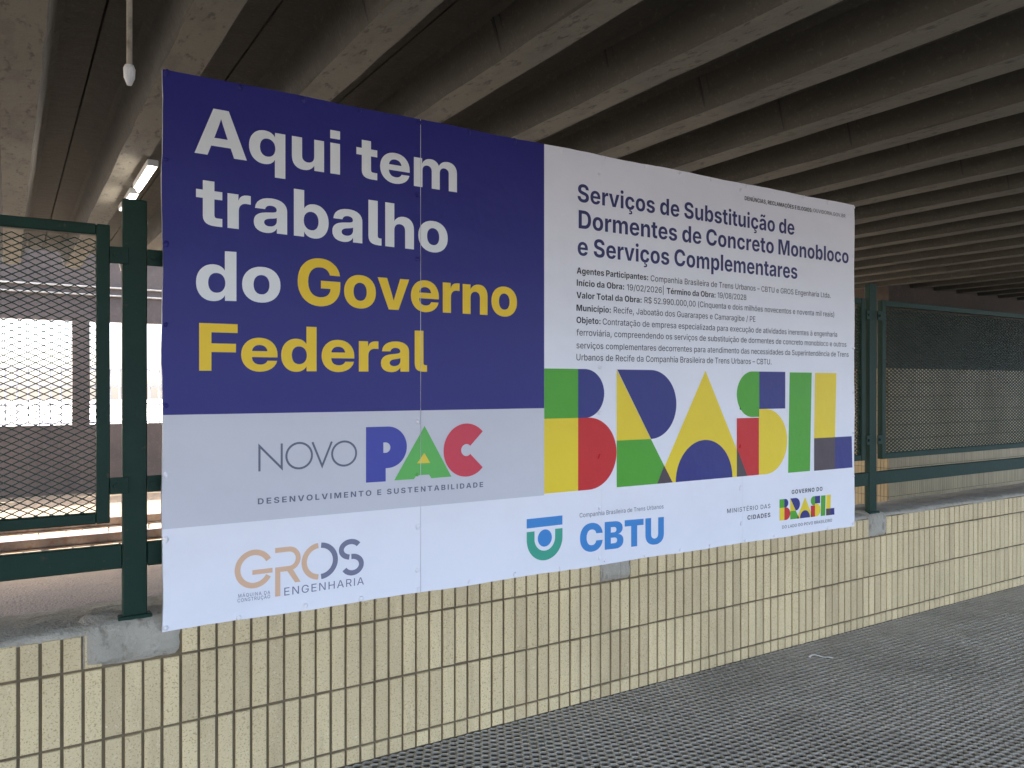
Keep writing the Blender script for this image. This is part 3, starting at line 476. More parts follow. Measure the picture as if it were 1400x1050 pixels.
  '5': (596, '293,-10 231,-3 176,16 130,46 94,85 70,132 61,186 156,186 163,156 178,129 199,106 226,90 258,79 293,75 333,80 370,96 400,119 423,151 437,189 442,232 437,275 422,314 398,347 367,371 330,387 287,392 253,389 219,381 188,369 164,353 72,365 115,728 503,728 503,642 197,642 173,432 177,432 202,450 234,464 269,473 307,477 355,472 399,459 438,437 472,408 500,372 521,330 534,284 538,233 534,188 524,147 506,108 482,74 453,45 419,22 381,4 338,-6'),
  '6': (623, '317,-10 271,-6 225,7 181,29 141,63 107,109 81,169 68,218 61,274 58,337 63,427 77,507 99,576 131,633 169,678 216,711 269,731 328,737 387,731 439,713 484,683 519,644 545,597 559,543 462,543 445,585 417,620 392,637 362,647 328,651 293,647 262,636 234,618 209,594 189,563 173,525 161,482 154,433 152,379 158,379 179,407 204,431 233,450 266,464 300,473 337,476 397,468 452,445 484,422 511,394 534,360 551,322 561,281 565,236 557,170 534,112 511,77 482,48 448,23 409,5 365,-6|317,75 358,81 395,97 426,122 449,155 465,193 470,235 465,277 450,315 427,347 397,371 360,387 319,392 288,389 259,380 233,365 210,345 191,321 177,294 168,265 165,234 170,194 185,156 208,123 239,98 276,81'),
  '8': (622, '311,-10 241,-3 179,16 144,36 114,60 90,89 72,121 62,156 58,194 63,238 77,279 99,315 128,344 163,366 202,378 202,382 168,394 140,414 116,441 99,472 88,507 85,544 92,596 114,643 148,682 194,712 249,731 311,737 372,731 427,712 472,682 507,643 529,596 536,544 533,507 522,472 504,441 481,414 453,394 420,382 420,378 458,366 493,344 522,315 544,279 559,238 564,194 560,156 549,121 531,89 507,60 477,36 442,16 381,-3|311,74 355,78 392,89 423,108 446,133 460,164 465,199 460,236 445,269 421,296 390,317 352,330 311,335 268,330 231,317 200,296 176,269 161,237 156,199 161,164 175,133 197,108 228,89 266,78|311,415 346,419 378,430 404,449 424,473 437,502 441,536 437,570 425,598 405,622 379,639 347,650 311,654 274,650 242,639 216,622 196,598 184,570 180,536 184,502 197,473 216,449 243,430 275,419'),
  '9': (623, '296,-10 237,-4 184,15 139,45 104,84 78,132 64,187 162,187 178,143 206,108 231,91 261,80 296,77 331,80 362,91 390,109 414,134 435,165 451,202 463,246 470,295 472,350 466,350 445,322 420,298 391,279 359,264 324,255 287,252 227,260 172,283 140,306 112,335 89,368 72,406 62,448 58,492 66,558 89,617 113,652 142,681 176,706 216,724 260,735 308,737 353,733 399,720 443,697 482,664 516,618 542,559 555,510 562,455 565,391 560,301 546,221 524,152 493,95 454,50 408,17 355,-3|304,336 335,339 364,349 391,364 414,384 432,408 447,435 456,464 459,495 454,535 439,572 415,604 385,630 348,647 306,652 265,647 229,631 198,606 175,573 159,535 154,493 159,451 174,414 197,382 227,357 263,341'),
  'A': (696, '25,0 288,728 404,728 670,0 566,0 415,424 399,471 381,528 360,598 336,683 355,683 330,597 309,526 292,469 277,424 130,0|160,200 160,284 535,284 535,200'),
  'B': (655, '86,0 86,728 347,728 395,725 437,716 473,702 517,671 547,632 566,586 572,535 568,493 555,458 536,431 511,409 483,393 452,382 452,375 486,368 521,352 552,326 577,291 595,247 600,195 594,142 575,95 555,68 528,45 495,26 456,11 409,3 356,0|184,86 351,86 401,90 440,100 469,118 489,141 501,167 504,197 500,231 486,263 464,290 435,311 398,325 356,329 184,329|184,410 340,410 377,413 409,425 437,443 459,467 472,497 477,531 473,561 462,587 444,610 419,627 385,638 343,642 184,642'),
  'C': (731, '382,-10 322,-5 267,10 216,35 170,70 132,113 100,164 77,223 63,290 58,363 63,437 77,504 100,563 132,615 170,658 216,692 267,717 322,732 382,737 437,733 488,721 535,701 577,674 613,639 642,598 664,550 678,497 579,497 569,531 553,561 533,587 509,608 481,625 450,637 417,644 383,647 341,643 302,632 266,614 234,589 207,557 185,518 168,473 158,421 155,363 158,306 168,254 185,209 208,170 235,138 267,113 303,95 341,84 383,81 417,83 450,91 481,103 509,120 533,141 553,167 569,197 579,231 678,231 665,179 643,132 614,91 578,56 536,28 489,7 438,-6'),
  'D': (722, '316,0 139,0 139,87 310,87 364,90 412,101 454,120 489,145 517,177 540,215 555,259 565,309 568,365 565,420 555,470 540,514 518,551 490,583 456,608 416,626 370,637 318,641 135,641 135,728 324,728 392,723 453,708 507,684 553,651 592,609 623,559 646,502 659,437 664,365 659,293 645,228 623,170 592,119 552,77 504,44 449,20 386,5|184,728 184,0 86,0 86,728'),
  'E': (602, '86,0 86,728 533,728 533,641 184,641 184,410 509,410 509,324 184,324 184,86 537,86 537,0'),
  'G': (747, '386,-10 323,-5 266,10 214,36 169,70 131,113 99,165 77,224 63,290 58,363 63,437 77,504 100,563 131,614 169,658 214,692 264,717 320,732 380,737 436,733 488,720 536,699 578,671 615,636 644,595 666,549 680,499 579,499 566,531 550,560 530,585 506,607 480,624 450,637 417,644 381,647 340,643 302,632 266,614 234,589 207,557 185,519 168,473 158,422 155,363 158,306 168,254 185,209 208,171 235,139 267,114 304,95 343,84 386,81 443,87 492,106 533,137 564,178 583,229 589,289 617,284 404,284 404,368 685,368 685,287 681,229 668,177 647,130 618,89 582,54 540,27 493,6 442,-6'),
  'H': (744, '86,0 86,728 184,728 184,415 559,415 559,728 658,728 658,0 559,0 559,329 184,329 184,0'),
  'I': (270, '184,728 184,0 86,0 86,728'),
  'J': (572, '267,-10 206,-3 153,16 108,47 74,90 54,144 47,209 47,248 146,248 146,209 149,169 160,136 179,110 204,91 233,79 267,76 301,79 330,91 355,110 373,136 385,169 388,209 388,728 486,728 486,209 480,144 459,90 426,47 381,16 328,-3'),
  'L': (565, '86,0 86,728 184,728 184,86 519,86 519,0'),
  'M': (906, '86,0 86,728 227,728 400,281 407,262 415,239 432,183 450,124 457,96 464,71 443,71 450,95 458,123 475,181 493,238 501,262 508,281 678,728 820,728 820,0 723,0 723,408 723,433 724,460 725,523 726,589 727,654 735,654 714,584 691,515 681,483 671,454 661,429 654,408 495,0 410,0 250,408 242,428 233,453 224,481 213,512 190,581 166,654 175,654 177,593 178,527 180,463 180,434 180,408 180,0'),
  'N': (754, '86,0 86,728 201,728 490,272 503,250 519,224 536,193 555,159 593,81 580,81 573,162 571,200 571,235 570,265 570,291 570,728 669,728 669,0 553,0 294,406 257,467 238,500 216,540 190,586 158,643 176,643 178,591 180,543 182,499 184,462 185,431 185,407 185,0'),
  'O': (765, '383,-10 323,-5 267,10 216,35 171,70 132,113 100,164 77,223 63,290 58,363 63,437 77,504 100,563 132,615 171,658 216,692 267,717 323,732 383,737 443,732 499,717 550,692 595,658 634,615 665,563 688,504 702,437 707,363 702,290 688,223 665,164 634,113 595,70 550,35 499,10 443,-5|383,81 424,84 463,95 499,113 531,138 558,170 580,209 597,254 607,306 611,363 607,422 597,473 580,519 558,557 531,589 499,614 463,632 424,643 383,647 341,643 303,632 267,614 235,589 207,557 185,518 168,473 158,421 155,363 158,306 168,254 185,209 207,170 235,139 267,113 303,95 341,84'),
  'P': (640, '86,0 86,728 338,728 391,724 438,714 478,696 512,673 539,646 560,613 581,557 587,495 581,432 560,376 539,343 512,315 478,292 438,275 392,264 338,261 161,261 161,346 332,346 383,351 423,365 453,388 473,419 485,454 489,495 485,535 473,570 453,600 423,623 382,637 331,642 184,642 184,0'),
  'Q': (766, '351,230 451,230 531,125 555,93 676,-68 575,-68 496,39 473,69|383,-10 323,-5 267,10 216,35 171,70 132,113 100,164 77,223 63,290 58,363 63,437 77,504 100,563 132,615 171,658 216,692 267,717 323,732 383,737 443,732 499,717 550,692 595,658 634,615 665,563 688,504 702,437 707,363 702,290 688,223 665,164 634,113 595,70 550,35 499,10 443,-5|383,81 424,84 463,95 499,113 531,138 558,170 580,209 597,254 607,306 611,363 607,422 597,473 580,519 558,557 531,589 499,614 463,632 424,643 383,647 341,643 303,632 267,614 235,589 207,557 185,518 168,473 158,421 155,363 158,306 168,254 185,209 207,170 235,139 267,113 303,95 341,84'),
  'R': (645, '86,0 86,728 338,728 391,724 438,715 478,698 512,677 539,650 560,618 581,564 587,502 581,440 560,386 539,355 512,329 478,308 438,292 392,283 338,280 141,280 141,366 332,366 383,370 423,383 452,403 473,429 485,463 489,502 485,542 473,576 452,604 422,624 382,638 331,642 184,642 184,0|502,0 326,328 437,328 616,0'),
  'S': (643, '322,-12 271,-10 225,-1 184,13 148,32 117,56 92,85 74,118 61,154 55,194 155,194 164,157 183,127 209,104 243,88 281,78 322,75 368,79 409,90 443,109 469,135 486,165 491,201 487,232 472,256 450,276 421,292 387,305 349,316 262,341 208,359 162,383 125,412 97,446 81,486 76,531 79,571 90,607 109,640 134,668 164,692 200,712 260,731 328,737 396,731 456,712 506,681 544,642 569,595 578,542 482,542 474,574 457,601 432,622 401,638 365,648 325,651 282,647 245,636 214,618 191,595 177,568 172,536 178,503 195,477 220,456 250,441 280,430 309,421 381,401 413,392 447,379 482,363 515,342 544,316 567,284 583,246 588,199 580,142 557,91 533,61 502,36 466,15 423,0 375,-9'),
  'T': (648, '47,641 47,728 601,728 601,641 374,641 374,0 275,0 275,641'),
  'U': (743, '372,-12 317,-8 266,3 221,22 181,47 148,78 121,114 101,155 90,200 86,248 86,728 184,728 184,256 190,208 207,165 234,129 272,102 318,85 372,79 426,85 472,102 509,129 536,165 553,208 559,256 559,728 657,728 657,248 653,200 642,155 622,114 595,78 562,47 522,22 477,3 427,-8'),
  'V': (696, '292,0 25,728 130,728 280,304 295,258 314,200 335,129 360,45 340,45 365,131 386,201 404,258 419,304 565,728 670,728 407,0'),
  'a': (563, '228,-12 179,-8 135,7 97,31 68,64 49,105 43,155 47,197 61,231 83,258 110,278 143,293 179,303 255,316 299,322 334,326 361,331 379,338 390,349 394,366 394,369 391,399 382,425 366,445 344,460 317,469 283,472 247,470 217,461 193,447 173,431 159,413 148,394 59,421 83,466 114,500 152,524 193,540 237,550 280,553 311,551 345,546 380,536 413,519 443,495 467,461 478,433 485,400 488,361 488,0 396,0 396,74 390,74 378,55 360,35 336,16 307,1 271,-9|246,68 290,72 327,86 356,108 377,134 390,165 394,197 394,271 386,265 371,260 331,251 287,245 268,242 254,240 223,235 195,227 171,216 153,200 140,179 136,151 140,126 151,105 168,89 190,77 216,70'),
  'b': (614, '334,-11 288,-7 252,6 224,25 203,46 187,67 176,85 167,85 167,0 76,0 76,728 169,728 169,458 176,458 187,475 202,496 223,517 250,535 287,548 334,553 377,549 417,538 453,519 485,493 513,461 535,422 551,377 561,327 564,272 561,216 551,166 535,121 513,82 486,49 454,23 418,4 378,-8|318,71 364,78 402,98 431,130 452,171 465,219 469,272 465,325 452,373 431,413 402,444 364,464 318,470 273,464 236,445 206,416 185,376 172,328 168,272 173,217 185,168 207,127 236,97 273,77'),
  'c': (573, '300,-12 252,-8 208,4 169,24 134,50 105,83 81,122 64,167 53,216 50,270 53,324 64,374 81,419 105,458 134,491 169,518 208,537 252,549 300,553 339,550 376,542 410,529 441,512 469,490 492,464 510,433 523,399 434,375 426,395 416,413 403,430 387,444 369,455 348,463 325,469 300,470 267,467 238,458 213,443 183,410 162,369 149,322 145,270 149,218 162,171 183,130 213,98 238,83 267,74 300,71 326,72 349,78 370,87 389,98 405,113 418,130 429,150 436,171 525,147 512,111 494,80 470,53 443,30 412,12 377,-1 340,-9'),
  'd': (614, '280,-11 237,-8 197,4 160,23 128,49 101,82 79,121 63,166 53,216 50,272 53,327 63,377 79,422 102,461 129,493 161,519 197,538 237,549 280,553 327,548 364,535 392,517 412,496 427,475 438,458 445,458 445,728 538,728 538,0 448,0 448,85 438,85 427,67 412,46 391,25 363,6 326,-7|296,71 341,77 378,97 407,127 429,168 442,217 446,272 442,328 429,376 408,416 379,445 341,464 296,470 250,464 212,444 183,413 162,373 149,325 145,272 149,219 162,171 183,130 213,98 251,78'),
  'e': (584, '307,-12 256,-8 211,4 170,23 134,50 105,83 81,122 64,166 53,215 50,269 53,322 63,372 80,417 103,456 132,490 166,517 206,537 249,549 297,553 341,549 384,538 425,519 461,491 492,454 516,407 531,349 537,279 537,242 109,242 109,318 487,318 443,291 439,341 427,385 406,421 378,448 341,466 297,471 252,466 215,448 184,421 162,386 149,347 144,305 144,254 149,199 165,153 189,117 222,91 262,75 308,70 338,72 365,79 389,90 409,106 426,127 438,152 528,128 511,89 485,55 450,27 409,6 361,-7'),
  'f': (373, '335,546 335,467 10,467 10,546|116,0 116,616 122,660 138,696 164,725 197,745 234,758 274,762 303,760 326,757 345,752 358,747 333,668 315,674 302,676 286,677 251,671 228,656 214,631 210,598 210,0'),
  'g': (615, '299,-216 242,-212 193,-200 152,-182 118,-159 92,-132 72,-102 149,-57 162,-74 177,-92 197,-109 223,-123 257,-133 299,-136 339,-133 375,-123 405,-105 428,-81 441,-49 446,-9 446,100 437,100 426,82 411,62 390,42 363,25 326,13 279,9 218,16 162,39 130,63 102,93 80,130 63,172 53,221 50,275 53,330 63,379 80,423 102,461 129,493 162,519 198,538 238,549 281,553 328,548 365,536 393,517 413,496 429,475 440,458 448,458 448,546 539,546 539,-12 536,-57 525,-95 507,-128 484,-155 455,-178 421,-194 363,-210|297,90 342,96 379,112 408,140 430,177 442,223 447,277 443,331 430,378 409,416 379,446 342,464 297,470 251,464 213,444 183,414 162,375 149,328 145,277 149,225 162,180 184,142 213,114 251,96'),
  'h': (594, '169,326 169,0 76,0 76,728 169,728 169,413 154,413 173,458 197,494 225,520 257,538 293,549 333,553 385,547 431,530 468,501 496,461 508,428 516,390 519,347 519,0 425,0 425,338 421,376 410,408 392,434 368,454 339,465 304,469 268,465 235,453 208,432 187,404 174,368'),
  'i': (245, '76,0 76,546 169,546 169,0|123,633 99,638 79,651 65,670 60,693 65,716 79,736 99,749 123,753 147,749 168,736 182,716 186,693 182,670 168,651 147,638'),
  'l': (245, '169,728 169,0 76,0 76,728'),
  'm': (880, '76,0 76,546 166,546 167,422 160,422 175,464 196,497 222,522 252,541 286,552 320,556 357,551 390,539 417,519 438,492 454,459 465,421 453,421 467,460 489,493 517,520 552,539 590,551 632,556 677,550 719,535 754,509 781,473 794,443 801,408 804,368 804,0 710,0 710,363 707,398 696,426 678,446 643,465 602,471 569,467 541,456 518,438 500,415 490,387 486,354 486,0 393,0 393,371 390,399 380,424 364,444 330,464 288,471 258,468 230,457 205,439 186,413 174,381 169,342 169,0'),
  'n': (594, '169,326 169,0 76,0 76,546 166,546 166,413 154,413 173,458 197,494 225,520 257,538 293,549 333,553 385,547 430,530 467,501 495,461 508,428 516,390 518,347 518,0 425,0 425,338 421,376 410,408 392,434 368,454 339,465 304,469 268,465 235,453 208,432 187,404 174,368'),
  'o': (601, '300,-12 252,-8 208,4 169,24 134,50 105,83 81,122 64,167 53,216 50,270 53,324 64,374 81,419 105,458 134,491 169,518 208,537 252,549 300,553 348,549 392,537 432,518 467,491 496,458 520,419 537,374 548,324 551,270 548,216 537,167 520,122 496,83 467,50 432,24 392,4 348,-8|300,71 334,74 363,83 388,98 419,130 440,171 452,219 456,270 452,321 440,369 419,410 388,443 363,458 334,467 300,470 267,467 238,458 213,443 183,410 162,369 149,322 145,270 149,219 162,171 183,130 213,98 238,83 267,74'),
  'p': (614, '76,-204 76,546 167,546 167,458 176,458 187,475 202,496 223,517 250,535 287,548 334,553 377,549 417,538 453,519 485,493 513,461 535,422 551,377 561,327 564,272 561,216 551,166 535,121 513,82 486,49 454,23 418,4 378,-8 334,-11 288,-7 252,6 224,25 203,46 187,67 176,85 169,85 169,-204|318,71 364,78 402,98 431,130 452,171 465,219 469,272 465,325 452,373 431,413 402,444 364,464 318,470 273,464 236,445 206,416 185,376 172,328 168,272 173,217 185,168 207,127 236,97 273,77'),
  'q': (614, '538,-204 445,-204 445,85 438,85 427,67 412,46 391,25 363,6 326,-7 280,-11 237,-8 197,4 160,23 128,49 101,82 79,121 63,166 53,216 50,272 53,327 63,377 79,422 102,461 129,493 161,519 197,538 237,549 280,553 327,548 364,535 392,517 412,496 427,475 438,458 448,458 448,546 538,546|296,71 341,77 378,97 407,127 429,168 442,217 446,272 442,328 429,376 408,416 379,445 341,464 296,470 250,464 212,444 183,413 162,373 149,325 145,272 149,219 162,171 183,130 213,98 251,78'),
  'r': (380, '76,0 76,546 166,546 166,461 172,461 193,499 226,528 267,547 313,554 336,553 358,552 358,459 350,461 337,462 304,464 267,460 235,448 207,429 187,404 174,373 169,339 169,0'),
  's': (531, '264,-12 210,-7 163,5 122,26 90,54 66,90 51,134 140,154 157,116 184,89 220,74 264,69 298,71 328,79 352,92 377,118 385,148 381,174 366,194 341,210 306,222 215,243 170,257 133,275 104,298 84,325 72,356 68,393 74,437 94,476 126,508 167,532 217,548 272,553 325,548 370,536 406,516 435,489 457,457 472,420 387,399 373,427 350,452 330,465 305,472 273,475 230,470 194,453 170,429 162,398 168,372 184,351 211,335 252,322 336,303 381,289 418,271 447,248 467,222 479,191 483,155 476,110 455,69 422,36 378,10 325,-6'),
  't': (331, '296,546 296,467 10,467 10,546|91,676 185,676 185,143 188,113 199,91 219,79 248,75 269,77 293,81 311,3 279,-4 243,-7 199,-3 161,10 131,31 109,59 96,94 91,136'),
  'u': (594, '261,-7 209,-1 164,16 127,45 99,85 86,118 78,156 76,199 76,546 169,546 169,208 173,170 184,138 202,112 226,92 256,80 290,77 327,81 359,93 386,114 407,142 420,178 425,220 425,546 519,546 519,0 428,0 428,133 440,133 421,87 397,51 368,25 336,7 300,-3'),
  'v': (566, '233,0 25,546 127,546 241,226 272,125 299,27 267,27 294,125 325,226 439,546 541,546 333,0'),
  'x': (549, '31,0 246,316 245,244 42,546 150,546 216,442 240,402 261,365 301,295 254,295 292,365 312,402 336,442 404,546 510,546 305,241 305,310 519,0 411,0 333,121 309,160 288,196 250,263 297,263 260,196 240,160 217,121 138,0'),
  'z': (554, '61,0 61,68 364,455 364,461 71,461 71,546 483,546 483,473 190,90 190,85 493,85 493,0'),
  '|': (336, '210,962 210,-234 127,-234 127,962'),
  'Á': (696, '25,0 288,728 404,728 670,0 566,0 415,424 399,471 381,528 360,598 336,683 355,683 330,597 309,526 292,469 277,424 130,0|160,200 160,284 535,284 535,200|307,799 376,943 478,943 382,799'),
  'Ã': (696, '25,0 288,728 404,728 670,0 566,0 415,424 399,471 381,528 360,598 336,683 355,683 330,597 309,526 292,469 277,424 130,0|160,200 160,284 535,284 535,200|412,821 394,823 376,827 343,842 315,857 303,861 293,863 281,860 273,850 268,838 266,823 203,823 209,865 224,898 240,915 260,924 284,928 303,926 320,921 350,906 377,892 390,887 402,885 414,888 422,895 427,907 430,926 492,926 486,883 470,850 454,834 435,824'),
  'Ç': (731, '382,-10 322,-5 267,10 216,35 170,70 132,113 100,164 77,223 63,290 58,363 63,437 77,504 100,563 132,615 170,658 216,692 267,717 322,732 382,737 437,733 488,721 535,701 577,674 613,639 642,598 664,550 678,497 579,497 569,531 553,561 533,587 509,608 481,625 450,637 417,644 383,647 341,643 302,632 266,614 234,589 207,557 185,518 168,473 158,421 155,363 158,306 168,254 185,209 208,170 235,138 267,113 303,95 341,84 383,81 417,83 450,91 481,103 509,120 533,141 553,167 569,197 579,231 678,231 665,179 643,132 614,91 578,56 536,28 489,7 438,-6|327,-209 327,-157 385,-157 407,-155 422,-150 430,-140 432,-125 430,-110 422,-100 407,-95 385,-94 344,-94 359,18 407,18 407,-5 406,-47 448,-53 477,-67 493,-92 499,-126 496,-152 487,-173 472,-189 450,-200 422,-207 386,-209'),
  'É': (602, '86,0 86,728 533,728 533,641 184,641 184,410 509,410 509,324 184,324 184,86 537,86 537,0|272,799 340,943 442,943 347,799'),
  'à': (563, '228,-12 179,-8 135,7 97,31 68,64 49,105 43,155 47,197 61,231 83,258 110,278 143,293 179,303 255,316 299,322 334,326 361,331 379,338 390,349 394,366 394,369 391,399 382,425 366,445 344,460 317,469 283,472 247,470 217,461 193,447 173,431 159,413 148,394 59,421 83,466 114,500 152,524 193,540 237,550 280,553 311,551 345,546 380,536 413,519 443,495 467,461 478,433 485,400 488,361 488,0 396,0 396,74 390,74 378,55 360,35 336,16 307,1 271,-9|246,68 290,72 327,86 356,108 377,134 390,165 394,197 394,271 386,265 371,260 331,251 287,245 268,242 254,240 223,235 195,227 171,216 153,200 140,179 136,151 140,126 151,105 168,89 190,77 216,70|238,617 143,761 245,761 313,617'),
  'á': (563, '228,-12 179,-8 135,7 97,31 68,64 49,105 43,155 47,197 61,231 83,258 110,278 143,293 179,303 255,316 299,322 334,326 361,331 379,338 390,349 394,366 394,369 391,399 382,425 366,445 344,460 317,469 283,472 247,470 217,461 193,447 173,431 159,413 148,394 59,421 83,466 114,500 152,524 193,540 237,550 280,553 311,551 345,546 380,536 413,519 443,495 467,461 478,433 485,400 488,361 488,0 396,0 396,74 390,74 378,55 360,35 336,16 307,1 271,-9|246,68 290,72 327,86 356,108 377,134 390,165 394,197 394,271 386,265 371,260 331,251 287,245 268,242 254,240 223,235 195,227 171,216 153,200 140,179 136,151 140,126 151,105 168,89 190,77 216,70|234,617 302,761 404,761 309,617'),
  'ã': (563, '228,-12 179,-8 135,7 97,31 68,64 49,105 43,155 47,197 61,231 83,258 110,278 143,293 179,303 255,316 299,322 334,326 361,331 379,338 390,349 394,366 394,369 391,399 382,425 366,445 344,460 317,469 283,472 247,470 217,461 193,447 173,431 159,413 148,394 59,421 83,466 114,500 152,524 193,540 237,550 280,553 311,551 345,546 380,536 413,519 443,495 467,461 478,433 485,400 488,361 488,0 396,0 396,74 390,74 378,55 360,35 336,16 307,1 271,-9|246,68 290,72 327,86 356,108 377,134 390,165 394,197 394,271 386,265 371,260 331,251 287,245 268,242 254,240 223,235 195,227 171,216 153,200 140,179 136,151 140,126 151,105 168,89 190,77 216,70|338,640 320,641 302,646 270,660 241,675 229,680 219,681 208,678 200,669 195,656 193,642 129,642 135,683 151,717 166,733 186,743 211,746 229,744 246,740 277,725 304,710 317,705 329,704 340,706 348,713 353,726 357,744 419,744 413,701 396,668 381,652 361,643'),
  'ç': (573, '300,-12 252,-8 208,4 169,24 134,50 105,83 81,122 64,167 53,216 50,270 53,324 64,374 81,419 105,458 134,491 169,518 208,537 252,549 300,553 339,550 376,542 410,529 441,512 469,490 492,464 510,433 523,399 434,375 426,395 416,413 403,430 387,444 369,455 348,463 325,469 300,470 267,467 238,458 213,443 183,410 162,369 149,322 145,270 149,218 162,171 183,130 213,98 238,83 267,74 300,71 326,72 349,78 370,87 389,98 405,113 418,130 429,150 436,171 525,147 512,111 494,80 470,53 443,30 412,12 377,-1 340,-9|245,-204 245,-152 303,-152 326,-150 340,-145 348,-135 350,-120 348,-105 340,-95 326,-90 303,-89 263,-89 278,23 325,23 325,0 325,-42 366,-48 395,-63 412,-87 417,-121 414,-147 405,-168 390,-184 369,-195 340,-202 304,-204'),
  'ê': (584, '307,-12 256,-8 211,4 170,23 134,50 105,83 81,122 64,166 53,215 50,269 53,322 63,372 80,417 103,456 132,490 166,517 206,537 249,549 297,553 341,549 384,538 425,519 461,491 492,454 516,407 531,349 537,279 537,242 109,242 109,318 487,318 443,291 439,341 427,385 406,421 378,448 341,466 297,471 252,466 215,448 184,421 162,386 149,347 144,305 144,254 149,199 165,153 189,117 222,91 262,75 308,70 338,72 365,79 389,90 409,106 426,127 438,152 528,128 511,89 485,55 450,27 409,6 361,-7|225,625 134,625 134,630 252,761 338,761 456,630 456,625 364,625 295,711'),
  'õ': (601, '300,-12 252,-8 208,4 169,24 134,50 105,83 81,122 64,167 53,216 50,270 53,324 64,374 81,419 105,458 134,491 169,518 208,537 252,549 300,553 348,549 392,537 432,518 467,491 496,458 520,419 537,374 548,324 551,270 548,216 537,167 520,122 496,83 467,50 432,24 392,4 348,-8|300,71 334,74 363,83 388,98 419,130 440,171 452,219 456,270 452,321 440,369 419,410 388,443 363,458 334,467 300,470 267,467 238,458 213,443 183,410 162,369 149,322 145,270 149,219 162,171 183,130 213,98 238,83 267,74|364,640 346,641 328,646 296,660 267,675 255,680 245,681 234,678 226,669 221,656 219,642 155,642 161,683 177,717 192,733 212,743 237,746 255,744 272,740 303,725 330,710 343,705 355,704 366,706 374,713 380,726 383,744 445,744 439,701 422,668 407,652 387,643'),
  '–': (500, '500,352 500,267 0,267 0,352'),
 },
}

# ------------------------------------------------------------------ the setting
g = MB()
g.face([(-120, -120, -0.9), (220, -120, -0.9), (220, 160, -0.9), (-120, 160, -0.9)])
tag(g.build('ground', M['grey_ground']), kind='structure')
g = MB()
g.face([(-40, 3.6, -0.896), (12.9, 3.6, -0.896), (12.9, 20.6, -0.896), (-40, 20.6, -0.896)])
tag(g.build('track_bed', M['sand']), kind='structure')

g = MB()  # pale ground added so the window openings in front show bright
g.face([(-90, 20.9, -0.895), (60, 20.9, -0.895), (60, 158, -0.895), (-90, 158, -0.895)])
tag(g.build('yard', M['pale_yard']), kind='structure')

WALL_Y = 3.08                       # face of the tiles
f = MB()
f.box((-16, -3.2, -0.35), (26, WALL_Y + 0.006, -0.014))
tag(f.build('floor', M['floor']), kind='structure')

# honeycomb mat: real cells, rim 14 mm above the floor
p = MB()
PX, PY = 0.0400, 0.0346
R_OUT = PX / math.sqrt(3)
hexa = [(math.cos(math.radians(60 * k + 30)), math.sin(math.radians(60 * k + 30))) for k in range(6)]
nx, ny = int(12.4 / PX), int(2.6 / PY)
for j in range(ny):
    for i in range(nx):
        cx = -2.6 + i * PX + (PX / 2 if j % 2 else 0)
        cy = WALL_Y - 0.022 - j * PY
        ri = R_OUT * random.uniform(0.79, 0.85)
        n = len(p.v)
        dz = random.uniform(-0.0012, 0.0004)
        p.v += [(cx + R_OUT * a, cy + R_OUT * b, 0.0) for a, b in hexa]
        p.v += [(cx + ri * a, cy + ri * b, dz) for a, b in hexa]
        p.v += [(cx + ri * 0.94 * a, cy + ri * 0.94 * b, -0.0105) for a, b in hexa]
        for k in range(6):
            q = (k + 1) % 6
            p.f += [(n + k, n + q, n + 6 + q, n + 6 + k), (n + 6 + k, n + 6 + q, n + 12 + q, n + 12 + k)]
            p.m += [0, 0]
            p.c += [None, None]
        p.f.append(tuple(n + 12 + k for k in range(6)))
        p.m.append(1)
        p.c.append(None)
tag(p.build('walkway', [M['mat_rim'], M['mat_hole']]), kind='structure')


# ------------------------------------------------------------------ tiled wall builder
def tile_face(mb, L, rows, to_world, skip=(), pitch=0.0626, phase=0.0, joint=0.010, depth=0.007):
    """stack-bond tiles over a length L; rows = [(z0, z1)]; to_world maps (along, out, z)"""
    n = int(L / pitch) + 2
    for k in range(-1, n):
        a0, a1 = phase + k * pitch + joint / 2, phase + (k + 1) * pitch - joint / 2
        a0, a1 = max(a0, 0), min(a1, L)
        if a1 - a0 < 0.008:
            continue
        for z0, z1 in rows:
            zm, am = (z0 + z1) / 2, (a0 + a1) / 2
            if any(s0 < am < s1 and zz0 < zm < zz1 for s0, s1, zz0, zz1 in skip):
                continue
            j = lambda s: random.uniform(-s, s)
            b0, b1, y0, y1 = a0 + j(.0008), a1 + j(.0008), z0 + j(.001), z1 + j(.001)
            o = random.uniform(0, 0.0018)
            t = [j(.0006) for _ in range(4)]
            c = min(1, max(0, random.gauss(0.66, 0.24)))
            kx = 0.0022
            if random.random() < 0.05:
                kx = 0.004
            outer = [(b0, -depth, y0), (b1, -depth, y0), (b1, -depth, y1), (b0, -depth, y1)]
            shoulder = [(b0, o - kx, y0), (b1, o - kx, y0), (b1, o - kx, y1), (b0, o - kx, y1)]
            top = [(b0 + kx, o + t[0], y0 + kx), (b1 - kx, o + t[1], y0 + kx), (b1 - kx, o + t[2], y1 - kx), (b0 + kx, o + t[3], y1 - kx)]
            W = [to_world(*q) for q in outer + shoulder + top]
            m = len(mb.v)
            mb.v += W
            F = [(8, 9, 10, 11)]
            for q in range(4):
                r = (q + 1) % 4
                F += [(q, r, 4 + r, 4 + q), (4 + q, 4 + r, 8 + r, 8 + q)]
            for fc in F:
                mb.f.append(tuple(m + i for i in fc))
                mb.m.append(0)
                mb.c.append(c)


